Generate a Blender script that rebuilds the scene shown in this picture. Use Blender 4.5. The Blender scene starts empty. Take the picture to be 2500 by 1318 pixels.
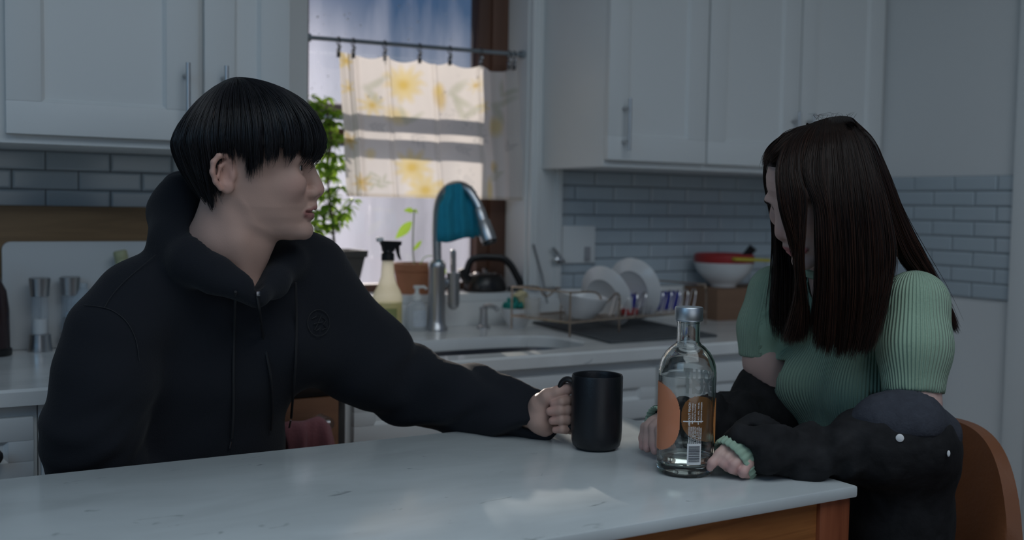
import bpy, bmesh, math, random
import numpy as np
from mathutils import Vector, Matrix, Euler

# ------------------------------------------------------------------ scene, camera, sky, sun, exposure
scene = bpy.context.scene
COL = scene.collection
CAM_H = 1.25                        # eye height of the camera; +x runs along the window wall, +y into that wall
F_PX, YAW, PITCH, ROLL = 2610.3, 0.53392864, -0.05947911, 0.01613433   # for a 2500 x 1318 frame
_fwd = np.array([math.sin(YAW) * math.cos(PITCH), math.cos(YAW) * math.cos(PITCH), math.sin(PITCH)])
_rt = np.array([math.cos(YAW), -math.sin(YAW), 0.0])
_dn = np.cross(_fwd, _rt)
RIGHT = _rt * math.cos(ROLL) - _dn * math.sin(ROLL)
DOWN = _rt * math.sin(ROLL) + _dn * math.cos(ROLL)
FWD = _fwd
cam_data = bpy.data.cameras.new('camera')
cam = bpy.data.objects.new('camera', cam_data)
COL.objects.link(cam)
cam_data.sensor_width = 36.0
cam_data.lens = F_PX / 2500 * 36.0
cam_data.clip_start, cam_data.clip_end = 0.05, 200
M = Matrix.Identity(4)
for i in range(3):
    M[i][0], M[i][1], M[i][2] = RIGHT[i], -DOWN[i], -FWD[i]
M[2][3] = CAM_H
cam.matrix_world = M
cam_data.dof.use_dof = True
cam_data.dof.focus_distance = 1.62
cam_data.dof.aperture_fstop = 3.2
scene.camera = cam
scene.view_settings.view_transform = 'Standard'
scene.view_settings.look = 'None'
scene.view_settings.gamma = 1.0
scene.view_settings.use_curve_mapping = False
scene.view_settings.exposure = 0.0

SUN_DIR = np.array([0.27, 0.95, 0.25])          # towards the low morning sun outside the window
world = bpy.data.worlds.new('world')
scene.world = world
world.use_nodes = True
_nt = world.node_tree
_sky = _nt.nodes.new('ShaderNodeTexSky')
_sky.sky_type = 'NISHITA'
_sky.sun_disc = False
_sky.sun_elevation = math.radians(32.0)
_sky.sun_rotation = math.atan2(SUN_DIR[0], SUN_DIR[1])
_sky.air_density, _sky.dust_density, _sky.ozone_density = 1.0, 0.4, 2.0
_tint = _nt.nodes.new('ShaderNodeMix')
_tint.data_type, _tint.blend_type = 'RGBA', 'MULTIPLY'
_tint.inputs['Factor'].default_value = 1.0
_tint.inputs['B'].default_value = (0.50, 0.76, 1.2, 1.0)       # camera white balance
_nt.links.new(_sky.outputs[0], _tint.inputs['A'])
_nt.links.new(_tint.outputs['Result'], _nt.nodes['Background'].inputs[0])
_nt.nodes['Background'].inputs[1].default_value = 0.014


def lamp(name, kind, energy, color, loc, direction, **kw):
    d = bpy.data.lights.new(name, kind)
    d.energy, d.color = energy, color
    for k, v in kw.items():
        setattr(d, k, v)
    o = bpy.data.objects.new(name, d)
    COL.objects.link(o)
    o.location = loc
    o.rotation_euler = Vector(direction).to_track_quat('-Z', 'Y').to_euler()
    return o


lamp('sun', 'SUN', 5.0, (1.0, 0.90, 0.80), (2.0, 8.0, 3.0), -SUN_DIR, angle=math.radians(0.9))
# daylight of the large window in the wall to the left, out of frame
lamp('side_window_daylight', 'AREA', 7.0, (0.38, 0.70, 1.0), (-1.8, 0.35, 2.25), (1.0, 0.62, -0.55), shape='RECTANGLE', size=1.5, size_y=1.3)
# added soft fill from overhead, to brighten the table and other level surfaces
lamp('overhead_fill', 'AREA', 23.0, (0.83, 0.93, 1.0), (0.75, 0.2, 2.8), (0.10, 0.30, -0.95), shape='RECTANGLE', size=2.2, size_y=1.6)
# added broad frontal fill from behind the camera, to even out the upright surfaces
lamp('rear_fill', 'AREA', 10.5, (0.90, 0.95, 1.0), (0.5, -2.4, 1.25), (0.22, 1.0, -0.02), shape='RECTANGLE', size=3.0, size_y=1.9)

# ------------------------------------------------------------------ pixel -> point helpers (2500 x 1318 frame)


def ray(px, py):
    return RIGHT * ((px - 1250) / F_PX) + DOWN * ((py - 659) / F_PX) + FWD


def at(px, py, d):
    """the point at depth d along the camera axis"""
    p = ray(px, py) * d
    p[2] += CAM_H
    return p


def on_y(px, py, y):
    r = ray(px, py)
    p = r * (y / r[1])
    p[2] += CAM_H
    return p


def on_x(px, py, x):
    r = ray(px, py)
    p = r * (x / r[0])
    p[2] += CAM_H
    return p


def on_z(px, py, z):
    r = ray(px, py)
    p = r * ((z - CAM_H) / r[2])
    p[2] += CAM_H
    return p


# ------------------------------------------------------------------ materials


def mat(name, color, rough=0.5, metal=0.0, noise=0.0, nscale=8.0, bump=0.0, bscale=60.0, spec=0.5, sheen=0.0, trans=0.0, ior=1.45, coat=0.0, stretch=None, sss=0.0, alpha=1.0):
    m = bpy.data.materials.new(name)
    m.use_nodes = True
    nt = m.node_tree
    b = nt.nodes['Principled BSDF']
    c = (*color, 1.0)
    b.inputs['Base Color'].default_value = c
    b.inputs['Roughness'].default_value = rough
    b.inputs['Metallic'].default_value = metal
    b.inputs['IOR'].default_value = ior
    b.inputs['Specular IOR Level'].default_value = spec
    b.inputs['Transmission Weight'].default_value = trans
    b.inputs['Coat Weight'].default_value = coat
    b.inputs['Alpha'].default_value = alpha
    if sheen:
        b.inputs['Sheen Weight'].default_value = sheen
        b.inputs['Sheen Roughness'].default_value = 0.5
    if sss:
        b.inputs['Subsurface Weight'].default_value = sss
        b.inputs['Subsurface Radius'].default_value = (1.0, 0.35, 0.2)
        b.inputs['Subsurface Scale'].default_value = 0.006
    if noise or bump:
        tc = nt.nodes.new('ShaderNodeTexCoord')
        mp = nt.nodes.new('ShaderNodeMapping')
        nt.links.new(tc.outputs['Object'], mp.inputs['Vector'])
        if stretch:
            mp.inputs['Scale'].default_value = stretch
    if noise:
        n = nt.nodes.new('ShaderNodeTexNoise')
        n.inputs['Scale'].default_value = nscale
        n.inputs['Detail'].default_value = 5.0
        nt.links.new(mp.outputs[0], n.inputs['Vector'])
        r = nt.nodes.new('ShaderNodeMix')
        r.data_type = 'RGBA'
        r.inputs['A'].default_value = tuple(min(1, x * (1 - noise)) for x in color) + (1,)
        r.inputs['B'].default_value = tuple(min(1, x * (1 + noise)) for x in color) + (1,)
        nt.links.new(n.outputs['Fac'], r.inputs['Factor'])
        nt.links.new(r.outputs['Result'], b.inputs['Base Color'])
    if bump:
        n2 = nt.nodes.new('ShaderNodeTexNoise')
        n2.inputs['Scale'].default_value = bscale
        n2.inputs['Detail'].default_value = 4.0
        nt.links.new(mp.outputs[0], n2.inputs['Vector'])
        bp = nt.nodes.new('ShaderNodeBump')
        bp.inputs['Strength'].default_value = bump
        bp.inputs['Distance'].default_value = 0.002
        nt.links.new(n2.outputs['Fac'], bp.inputs['Height'])
        nt.links.new(bp.outputs[0], b.inputs['Normal'])
    return m


def wood_mat(name, dark, light, scale=(1, 1, 1), rough=0.45):
    m = mat(name, light, rough)
    nt = m.node_tree
    b = nt.nodes['Principled BSDF']
    tc = nt.nodes.new('ShaderNodeTexCoord')
    mp = nt.nodes.new('ShaderNodeMapping')
    mp.inputs['Scale'].default_value = scale
    n = nt.nodes.new('ShaderNodeTexNoise')
    n.inputs['Scale'].default_value = 6.0
    n.inputs['Detail'].default_value = 8.0
    n.inputs['Distortion'].default_value = 1.2
    cr = nt.nodes.new('ShaderNodeValToRGB')
    cr.color_ramp.elements[0].position, cr.color_ramp.elements[0].color = 0.32, (*dark, 1)
    cr.color_ramp.elements[1].position, cr.color_ramp.elements[1].color = 0.66, (*light, 1)
    nt.links.new(tc.outputs['Object'], mp.inputs['Vector'])
    nt.links.new(mp.outputs[0], n.inputs['Vector'])
    nt.links.new(n.outputs['Fac'], cr.inputs['Fac'])
    nt.links.new(cr.outputs[0], b.inputs['Base Color'])
    return m


def marble_mat(name, base, vein, rough=0.2):
    m = mat(name, base, rough)
    nt = m.node_tree
    b = nt.nodes['Principled BSDF']
    tc = nt.nodes.new('ShaderNodeTexCoord')
    mp = nt.nodes.new('ShaderNodeMapping')
    mp.inputs['Rotation'].default_value = (0, 0, 0.5)
    mp.inputs['Scale'].default_value = (1.0, 2.4, 1.0)
    nt.links.new(tc.outputs['Object'], mp.inputs['Vector'])
    n = nt.nodes.new('ShaderNodeTexNoise')
    n.inputs['Scale'].default_value = 5.0
    n.inputs['Detail'].default_value = 7.0
    n.inputs['Distortion'].default_value = 0.6
    nt.links.new(mp.outputs[0], n.inputs['Vector'])
    cr = nt.nodes.new('ShaderNodeValToRGB')
    e = cr.color_ramp.elements
    e[0].position, e[0].color = 0.30, (*[x * 0.86 for x in base], 1)
    e[1].position, e[1].color = 0.62, (*base, 1)
    nt.links.new(n.outputs['Fac'], cr.inputs['Fac'])
    # short darker flecks
    n2 = nt.nodes.new('ShaderNodeTexNoise')
    n2.inputs['Scale'].default_value = 16.0
    n2.inputs['Detail'].default_value = 3.0
    n2.inputs['Distortion'].default_value = 1.0
    nt.links.new(mp.outputs[0], n2.inputs['Vector'])
    cr2 = nt.nodes.new('ShaderNodeValToRGB')
    e = cr2.color_ramp.elements
    e[0].position, e[0].color = 0.69, (0, 0, 0, 1)
    e[1].position, e[1].color = 0.76, (1, 1, 1, 1)
    nt.links.new(n2.outputs['Fac'], cr2.inputs['Fac'])
    mx = nt.nodes.new('ShaderNodeMix')
    mx.data_type = 'RGBA'
    nt.links.new(cr2.outputs[0], mx.inputs['Factor'])
    nt.links.new(cr.outputs[0], mx.inputs['A'])
    mx.inputs['B'].default_value = (*vein, 1)
    nt.links.new(mx.outputs['Result'], b.inputs['Base Color'])
    return m


def glass_mat(name, tint=(1, 1, 1), rough=0.0, ior=1.45):
    m = bpy.data.materials.new(name)
    m.use_nodes = True
    nt = m.node_tree
    nt.nodes.remove(nt.nodes['Principled BSDF'])
    g = nt.nodes.new('ShaderNodeBsdfGlass')
    g.inputs['Color'].default_value = (*tint, 1)
    g.inputs['Roughness'].default_value = rough
    g.inputs['IOR'].default_value = ior
    nt.links.new(g.outputs[0], nt.nodes['Material Output'].inputs[0])
    return m


def sheer_mat(name, color, transp, rough=0.1):
    """thin clear plastic or glass: part transparent, part glossy, part diffuse"""
    m = bpy.data.materials.new(name)
    m.use_nodes = True
    nt = m.node_tree
    b = nt.nodes['Principled BSDF']
    b.inputs['Base Color'].default_value = (*color, 1)
    b.inputs['Roughness'].default_value = rough
    t = nt.nodes.new('ShaderNodeBsdfTransparent')
    mx = nt.nodes.new('ShaderNodeMixShader')
    mx.inputs[0].default_value = transp
    nt.links.new(b.outputs[0], mx.inputs[1])
    nt.links.new(t.outputs[0], mx.inputs[2])
    nt.links.new(mx.outputs[0], nt.nodes['Material Output'].inputs[0])
    return m


def ink_mat(name, color, transp, back):
    m = sheer_mat(name, color, transp, 0.5)
    nt = m.node_tree
    mx = [n for n in nt.nodes if n.type == 'MIX_SHADER'][0]
    b = nt.nodes['Principled BSDF']
    tl = nt.nodes.new('ShaderNodeBsdfTranslucent')
    tl.inputs[0].default_value = (*color, 1)
    m2 = nt.nodes.new('ShaderNodeMixShader')
    m2.inputs[0].default_value = back
    nt.links.new(b.outputs[0], m2.inputs[1])
    nt.links.new(tl.outputs[0], m2.inputs[2])
    nt.links.new(m2.outputs[0], mx.inputs[1])
    return m


# ------------------------------------------------------------------ mesh building
ROOT_LOC = {}


class MB:
    """collects vertices and faces for ONE mesh object"""

    def __init__(self):
        self.v, self.f, self.mi, self.cur = [], [], [], 0

    def add(self, verts, faces):
        o = len(self.v)
        self.v += [tuple(float(c) for c in p) for p in verts]
        self.f += [tuple(i + o for i in q) for q in faces]
        self.mi += [self.cur] * len(faces)
        return self

    def box(self, lo, hi, bev=0.0, rot=None, pivot=None):
        bm = bmesh.new()
        bmesh.ops.create_cube(bm, size=1.0)
        lo, hi = Vector(lo), Vector(hi)
        c, s = (lo + hi) / 2, hi - lo
        for v in bm.verts:
            v.co = Vector((v.co.x * s.x, v.co.y * s.y, v.co.z * s.z)) + c
        if bev:
            bmesh.ops.bevel(bm, geom=bm.edges[:], offset=bev, segments=2, affect='EDGES', profile=0.6)
        if rot is not None:
            pv = Vector(pivot if pivot is not None else c)
            for v in bm.verts:
                v.co = rot @ (v.co - pv) + pv
        bm.verts.index_update()
        self.add([v.co for v in bm.verts], [[v.index for v in f.verts] for f in bm.faces])
        bm.free()
        return self

    def lathe(self, prof, c=(0, 0, 0), axis=None, seg=32, cap0=True, cap1=True, squash=(1, 1)):
        """prof: list of (radius, height); axis: optional 3x3 whose z column is the spin axis"""
        R = axis if axis is not None else Matrix.Identity(3)
        c = Vector(c)
        vs, fs = [], []
        for r, h in prof:
            for k in range(seg):
                a = 2 * math.pi * k / seg
                vs.append(c + R @ Vector((r * math.cos(a) * squash[0], r * math.sin(a) * squash[1], h)))
        for i in range(len(prof) - 1):
            for k in range(seg):
                k2 = (k + 1) % seg
                fs.append((i * seg + k, i * seg + k2, (i + 1) * seg + k2, (i + 1) * seg + k))
        if cap0:
            fs.append(tuple(reversed(range(seg))))
        if cap1:
            n = (len(prof) - 1) * seg
            fs.append(tuple(n + k for k in range(seg)))
        return self.add(vs, fs)

    def tube(self, pts, rad, seg=10, closed=False, flat=None):
        """pts: polyline; rad: number or list; flat=(a,b) scales the section"""
        P = [Vector(p) for p in pts]
        n = len(P)
        rr = [rad] * n if isinstance(rad, (int, float)) else list(rad)
        vs, fs = [], []
        up = None
        for i in range(n):
            t = (P[(i + 1) % n] - P[i - 1]) if closed else (P[min(i + 1, n - 1)] - P[max(i - 1, 0)])
            t.normalize()
            if up is None:
                up = Vector((0, 0, 1)) if abs(t.z) < 0.9 else Vector((1, 0, 0))
            s = t.cross(up)
            s.normalize()
            up = s.cross(t)
            up.normalize()
            for k in range(seg):
                a = 2 * math.pi * k / seg
                fa, fb = flat or (1, 1)
                vs.append(P[i] + (s * math.cos(a) * fa + up * math.sin(a) * fb) * rr[i])
        m = n if closed else n - 1
        for i in range(m):
            j = (i + 1) % n
            for k in range(seg):
                k2 = (k + 1) % seg
                fs.append((i * seg + k, i * seg + k2, j * seg + k2, j * seg + k))
        if not closed:
            fs.append(tuple(reversed(range(seg))))
            fs.append(tuple((n - 1) * seg + k for k in range(seg)))
        return self.add(vs, fs)

    def sphere(self, c, r, seg=16, rings=10, R=None):
        r = (r, r, r) if isinstance(r, (int, float)) else r
        c = Vector(c)
        R = R if R is not None else Matrix.Identity(3)
        vs, fs = [c + R @ Vector((0, 0, r[2]))], []
        for i in range(1, rings):
            t = math.pi * i / rings
            for k in range(seg):
                a = 2 * math.pi * k / seg
                vs.append(c + R @ Vector((r[0] * math.sin(t) * math.cos(a), r[1] * math.sin(t) * math.sin(a), r[2] * math.cos(t))))
        vs.append(c + R @ Vector((0, 0, -r[2])))
        for k in range(seg):
            fs.append((0, 1 + k, 1 + (k + 1) % seg))
            b = 1 + (rings - 2) * seg
            fs.append((b + k, len(vs) - 1, b + (k + 1) % seg))
        for i in range(rings - 2):
            for k in range(seg):
                k2 = (k + 1) % seg
                a = 1 + i * seg
                fs.append((a + k, a + seg + k, a + seg + k2, a + k2))
        return self.add(vs, fs)

    def prism(self, poly, direction):
        """poly: 3D outline, pushed along direction"""
        n = len(poly)
        d = Vector(direction)
        vs = [Vector(p) for p in poly] + [Vector(p) + d for p in poly]
        fs = [tuple(range(n)), tuple(reversed(range(n, 2 * n)))]
        fs += [(i, n + i, n + (i + 1) % n, (i + 1) % n) for i in range(n)]
        return self.add(vs, fs)

    def grid(self, pts, closed_u=False):
        """pts[i][j] -> quads"""
        a, b = len(pts), len(pts[0])
        vs = [p for row in pts for p in row]
        fs = []
        for i in range(a - 1):
            for j in range(b if closed_u else b - 1):
                j2 = (j + 1) % b
                fs.append((i * b + j, i * b + j2, (i + 1) * b + j2, (i + 1) * b + j))
        return self.add(vs, fs)

    def build(self, name, material, parent=None, smooth=True, angle=40):
        return mesh_obj(name, np.array(self.v), self.f, material, parent, smooth, angle, self.mi)


def root_of(o):
    while o.parent is not None:
        o = o.parent
    return o


def mesh_obj(name, V, F, material, parent=None, smooth=True, angle=40, mi=None):
    me = bpy.data.meshes.new(name)
    V = np.asarray(V, float)
    if parent is not None:
        V = V - np.array(root_of(parent).location)
    if isinstance(F, np.ndarray):
        me.vertices.add(len(V))
        me.vertices.foreach_set('co', V.astype(np.float32).ravel())
        k = F.shape[1]
        me.loops.add(F.size)
        me.loops.foreach_set('vertex_index', F.astype(np.int32).ravel())
        me.polygons.add(len(F))
        me.polygons.foreach_set('loop_start', np.arange(0, F.size, k, dtype=np.int32))
        me.update(calc_edges=True)
    else:
        me.from_pydata([tuple(p) for p in V], [], F)
        bm = bmesh.new()
        bm.from_mesh(me)
        bmesh.ops.recalc_face_normals(bm, faces=bm.faces[:])
        bm.to_mesh(me)
        bm.free()
    me.validate()
    mats = material if isinstance(material, (list, tuple)) else [material]
    for m in mats:
        me.materials.append(m)
    if mi is not None and len(mats) > 1 and len(mi) == len(me.polygons):
        me.polygons.foreach_set('material_index', np.array(mi, dtype=np.int32))
    if smooth:
        me.polygons.foreach_set('use_smooth', np.ones(len(me.polygons), dtype=bool))
        if angle is not None:
            me.set_sharp_from_angle(angle=math.radians(angle))
    o = bpy.data.objects.new(name, me)
    COL.objects.link(o)
    if parent is not None:
        o.parent = parent
    return o


def tag(o, label, cat, group=None, kind=None):
    o['label'] = label
    o['category'] = cat
    if group:
        o['group'] = group
    if kind:
        o['kind'] = kind
    return o


def thing(name, label, cat, loc, group=None):
    o = bpy.data.objects.new(name, None)
    o.empty_display_size = 0.05
    COL.objects.link(o)
    o.location = tuple(float(c) for c in loc)
    return tag(o, label, cat, group)


def struct(o):
    o['kind'] = 'structure'
    return o


def arc(c, r, a0, a1, n, ex, ey):
    c, ex, ey = Vector(c), Vector(ex), Vector(ey)
    return [c + ex * (r * math.cos(a0 + (a1 - a0) * i / (n - 1))) + ey * (r * math.sin(a0 + (a1 - a0) * i / (n - 1))) for i in range(n)]


def smooth_path(pts, n=8):
    """Catmull-Rom through pts"""
    P = [np.asarray(p, float) for p in pts]
    P = [2 * P[0] - P[1]] + P + [2 * P[-1] - P[-2]]
    out = []
    for i in range(1, len(P) - 2):
        for k in range(n):
            t = k / n
            a, b, c, d = P[i - 1], P[i], P[i + 1], P[i + 2]
            out.append(0.5 * (2 * b + (c - a) * t + (2 * a - 5 * b + 4 * c - d) * t * t + (3 * b - a - 3 * c + d) * t ** 3))
    out.append(P[-2])
    return out
# ------------------------------------------------------------------ shared materials
WHITE = mat('painted_white', (0.74, 0.76, 0.76), 0.42)
WALLP = mat('wall_paint', (0.70, 0.71, 0.71), 0.7, bump=0.15, bscale=180)
STEEL = mat('brushed_steel', (0.52, 0.52, 0.53), 0.32, 1.0, bump=0.1, bscale=300, stretch=(1, 1, 0.05))
CHROME = mat('chrome', (0.72, 0.73, 0.75), 0.14, 1.0)
QUARTZ = marble_mat('quartz', (0.82, 0.83, 0.82), (0.5, 0.52, 0.53), 0.16)
MARBLE = marble_mat('marble', (0.66, 0.71, 0.72), (0.30, 0.33, 0.34), 0.2)
BLACKP = mat('black_plastic', (0.012, 0.012, 0.013), 0.35)
GROUT = mat('grout', (0.17, 0.18, 0.19), 0.8)
TILE = mat('glass_tile', (0.45, 0.515, 0.56), 0.16, noise=0.12, nscale=3.0, spec=0.6)
BROWNW = wood_mat('dark_sash_wood', (0.07, 0.035, 0.025), (0.14, 0.07, 0.045), (1, 1, 0.1), 0.5)
WALL_Y, FRONT_Y, UP_Y = 2.68, 2.07, 2.35          # window wall, worktop edge, upper cabinet box front
TILE_B, TILE_T = 1.006, 1.36
X_R = 2.735                                        # right wall
WX0, WX1, WZ0, WZ1, WOUT = 0.954, 1.632, 1.0, 2.25, 2.836

# floor, ceiling, walls
m = MB().box((-1.6, -0.2, -0.05), (3.2, 2.9, 0.0))
struct(m.build('floor', wood_mat('floor_boards', (0.12, 0.07, 0.04), (0.2, 0.12, 0.07), (1, 6, 1))))
m = MB().box((-1.6, 0.9, 2.6), (3.2, 2.9, 2.66))
struct(m.build('ceiling', WALLP))
m = MB()
m.box((-1.6, WALL_Y, 0), (WX0, WALL_Y + 0.16, 2.6))
m.box((WX1, WALL_Y, 0), (X_R + 0.1, WALL_Y + 0.16, 2.6))
m.box((WX0, WALL_Y, 0), (WX1, WALL_Y + 0.16, WZ0 - 0.02))
m.box((WX0, WALL_Y, WZ1), (WX1, WALL_Y + 0.16, 2.6))
struct(m.build('wall_window', WALLP))
m = MB().box((X_R, 1.862, 0), (X_R + 0.1, WALL_Y, 2.6))
struct(m.build('wall_right', WALLP))
# casing at the near end of the right wall and the wall that goes on beside it
m = MB()
m.box((X_R - 0.022, 1.77, 0), (X_R + 0.12, 1.862, 2.6), 0.004)
m.box((X_R - 0.03, 1.75, 0), (X_R + 0.1, 1.785, 2.6), 0.004)
m.box((X_R, 1.0, 0), (X_R + 0.1, 1.77, 2.6))
struct(m.build('trim_1', WHITE))


def tile_patch(name, o, ex, ez, L, rows, phase, th, nrm):
    """running-bond wall of bevelled glass tiles; o = top left corner"""
    m = MB()
    pw, ph, g = 0.142, 0.04425, 0.003
    o, ex, ez, nrm = (np.array(a, float) for a in (o, ex, ez, nrm))

    def slab(a, b, c, d, z0, z1, be):
        q = [(a + be, c + be), (b - be, c + be), (b - be, d - be), (a + be, d - be)]
        p = [(a, c), (b, c), (b, d), (a, d)]
        vs = [o + ex * x - ez * z + nrm * z0 for x, z in p] + [o + ex * x - ez * z + nrm * (z1 - be * 0.45) for x, z in p] + [o + ex * x - ez * z + nrm * z1 for x, z in q]
        fs = [(8, 9, 10, 11)] + [(i, (i + 1) % 4, 4 + (i + 1) % 4, 4 + i) for i in range(4)] + [(4 + i, 4 + (i + 1) % 4, 8 + (i + 1) % 4, 8 + i) for i in range(4)]
        m.add(vs, fs)
    m.cur = 1
    slab(0, L, 0, rows * ph, 0, th * 0.55, 0.0005)
    m.cur = 0
    for r in range(rows):
        x = -pw + (phase + (pw / 2 if r % 2 else 0)) % pw
        while x < L:
            a, b = max(x + g / 2, 0), min(x + pw - g / 2, L)
            if b - a > 0.012:
                slab(a, b, r * ph + g / 2, (r + 1) * ph - g / 2, 0, th, 0.0045)
            x += pw
    return struct(m.build(name, [TILE, GROUT], angle=20))


# tiled backsplashes: right of the window, left of it, and on the right wall
tile_patch('wall_tiles_window', (1.742, WALL_Y, TILE_T), (1, 0, 0), (0, 0, 1), X_R - 1.742, 8, 1.868 - 1.742, 0.009, (0, -1, 0))
tile_patch('wall_tiles_left', (-0.7, WALL_Y, TILE_T), (1, 0, 0), (0, 0, 1), 0.845 + 0.7, 8, 0.035, 0.009, (0, -1, 0))
tile_patch('wall_tiles_right', (X_R, 2.671, TILE_T), (0, -1, 0), (0, 0, 1), 2.671 - 1.862, 8, 0.042, 0.009, (-1, 0, 0))

# window: casing, jamb, sill, dark wooden sashes, wet pane
m = MB()
m.box((WX0 - 0.107, WALL_Y - 0.02, 1.012), (WX0, WALL_Y, WZ1 + 0.1), 0.004)
m.box((WX1, WALL_Y - 0.02, 1.012), (WX1 + 0.107, WALL_Y, WZ1 + 0.1), 0.004)
m.box((WX1 + 0.085, WALL_Y - 0.028, 1.012), (WX1 + 0.107, WALL_Y, WZ1 + 0.1), 0.004)
m.box((WX1 + 0.012, WALL_Y - 0.024, 1.012), (WX1 + 0.03, WALL_Y, WZ1 + 0.1), 0.005)
m.box((WX0 - 0.107, WALL_Y - 0.028, 1.012), (WX0 - 0.085, WALL_Y, WZ1 + 0.1), 0.004)
m.box((WX0 - 0.107, WALL_Y - 0.02, WZ1), (WX1 + 0.107, WALL_Y, WZ1 + 0.1), 0.004)
m.box((WX0 - 0.004, WALL_Y, WZ0), (WX0 + 0.006, WOUT, WZ1))
m.box((WX1 - 0.006, WALL_Y, WZ0), (WX1 + 0.004, WOUT, WZ1))
struct(m.build('window_1_casing', WHITE))
m = MB().box((WX0, WALL_Y - 0.012, WZ0 - 0.022), (WX1, WOUT, WZ0), 0.003)
struct(m.build('window_1_sill', WHITE))
m = MB()
m.box((WX0 + 0.006, WOUT - 0.03, WZ0), (WX0 + 0.055, WOUT + 0.025, WZ1), 0.003)
m.box((WX1 - 0.098, WOUT - 0.03, WZ0), (WX1 - 0.006, WOUT + 0.025, WZ1), 0.003)
m.box((WX1 - 0.06, WOUT - 0.045, WZ0), (WX1 - 0.006, WOUT - 0.028, WZ1), 0.003)
m.box((WX0 + 0.006, WOUT - 0.03, WZ0), (WX1 - 0.006, WOUT + 0.025, WZ0 + 0.022), 0.003)
m.box((WX0 + 0.006, WOUT - 0.02, 1.415), (WX1 - 0.006, WOUT + 0.025, 1.458), 0.003)
m.box((WX0 + 0.006, WOUT + 0.03, 1.500), (WX1 - 0.006, WOUT + 0.07, 1.535), 0.003)
m.box((WX0 + 0.006, WOUT - 0.03, WZ1 - 0.05), (WX1 - 0.006, WOUT + 0.07, WZ1), 0.003)
struct(m.build('window_1_frame', BROWNW))

# wet, fogged pane: clear where dry, scattering where fogged
pm = bpy.data.materials.new('fogged_pane')
pm.use_nodes = True
nt = pm.node_tree
nt.nodes.remove(nt.nodes['Principled BSDF'])
tr = nt.nodes.new('ShaderNodeBsdfTransparent')
tl = nt.nodes.new('ShaderNodeBsdfTranslucent')
tl.inputs['Color'].default_value = (0.80, 0.84, 1.0, 1)
gl = nt.nodes.new('ShaderNodeBsdfGlossy')
gl.inputs['Roughness'].default_value = 0.03
tc = nt.nodes.new('ShaderNodeTexCoord')
sp = nt.nodes.new('ShaderNodeSeparateXYZ')
nt.links.new(tc.outputs['Object'], sp.inputs[0])
mr = nt.nodes.new('ShaderNodeMapRange')             # fog lies thick low on the pane and thins upwards
mr.inputs['From Min'].default_value, mr.inputs['From Max'].default_value = 1.25, 1.84
mr.inputs['To Min'].default_value, mr.inputs['To Max'].default_value = 0.19, 0.0
nt.links.new(sp.outputs['Z'], mr.inputs['Value'])
nz = nt.nodes.new('ShaderNodeTexNoise')
nz.inputs['Scale'].default_value = 4.0
nz.inputs['Detail'].default_value = 4.0
mp = nt.nodes.new('ShaderNodeMapping')
mp.inputs['Scale'].default_value = (4.0, 1.0, 0.7)
nt.links.new(tc.outputs['Object'], mp.inputs[0])
nt.links.new(mp.outputs[0], nz.inputs['Vector'])
ml = nt.nodes.new('ShaderNodeMath')
ml.operation = 'MULTIPLY_ADD'
ml.inputs[1].default_value, ml.inputs[2].default_value = 0.20, -0.10
nt.links.new(nz.outputs['Fac'], ml.inputs[0])
ad = nt.nodes.new('ShaderNodeMath')
ad.operation = 'ADD'
ad.use_clamp = True
nt.links.new(ml.outputs[0], ad.inputs[0])
nt.links.new(mr.outputs[0], ad.inputs[1])
mx = nt.nodes.new('ShaderNodeMixShader')
mr2 = nt.nodes.new('ShaderNodeMapRange')            # and thicker along the left edge, painting in the sun's glare
mr2.inputs['From Min'].default_value, mr2.inputs['From Max'].default_value = 1.0, 1.28
mr2.inputs['To Min'].default_value, mr2.inputs['To Max'].default_value = 0.26, 0.0
nt.links.new(sp.outputs['X'], mr2.inputs['Value'])
ad2 = nt.nodes.new('ShaderNodeMath')
ad2.operation = 'ADD'
ad2.use_clamp = True
nt.links.new(ad.outputs[0], ad2.inputs[0])
mr3 = nt.nodes.new('ShaderNodeMapRange')            # that painted glare fades near the top
mr3.inputs['From Min'].default_value, mr3.inputs['From Max'].default_value = 1.66, 1.84
mr3.inputs['To Min'].default_value, mr3.inputs['To Max'].default_value = 1.0, 0.15
nt.links.new(sp.outputs['Z'], mr3.inputs['Value'])
ml2 = nt.nodes.new('ShaderNodeMath')
ml2.operation = 'MULTIPLY'
nt.links.new(mr2.outputs[0], ml2.inputs[0])
nt.links.new(mr3.outputs[0], ml2.inputs[1])
nt.links.new(ml2.outputs[0], ad2.inputs[1])
nt.links.new(ad2.outputs[0], mx.inputs[0])
nt.links.new(tr.outputs[0], mx.inputs[1])
nt.links.new(tl.outputs[0], mx.inputs[2])
mx2 = nt.nodes.new('ShaderNodeMixShader')
mx2.inputs[0].default_value = 0.04
nt.links.new(mx.outputs[0], mx2.inputs[1])
nt.links.new(gl.outputs[0], mx2.inputs[2])
nt.links.new(mx2.outputs[0], nt.nodes['Material Output'].inputs[0])
m = MB().box((WX0 + 0.03, WOUT - 0.002, WZ0 + 0.01), (WX1 - 0.03, WOUT + 0.002, WZ1 - 0.02))
struct(m.build('window_1_pane', pm, smooth=False))
rng = random.Random(4)
m = MB()
for i in range(150):
    x = WX0 + 0.06 + 0.5 * rng.random() ** 1.3
    z = 1.45 + 0.5 * rng.random()
    r = 0.0010 + 0.0016 * rng.random() ** 2
    m.sphere((x, WOUT - 0.0025, z), (r, r * 0.55, r * 1.15), 8, 6)
o = m.build('raindrops', mat('water_drop', (0.8, 0.82, 0.85), 0.12, 1.0))
tag(o, 'raindrops clinging to the kitchen window pane', 'raindrops', kind='stuff')

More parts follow.
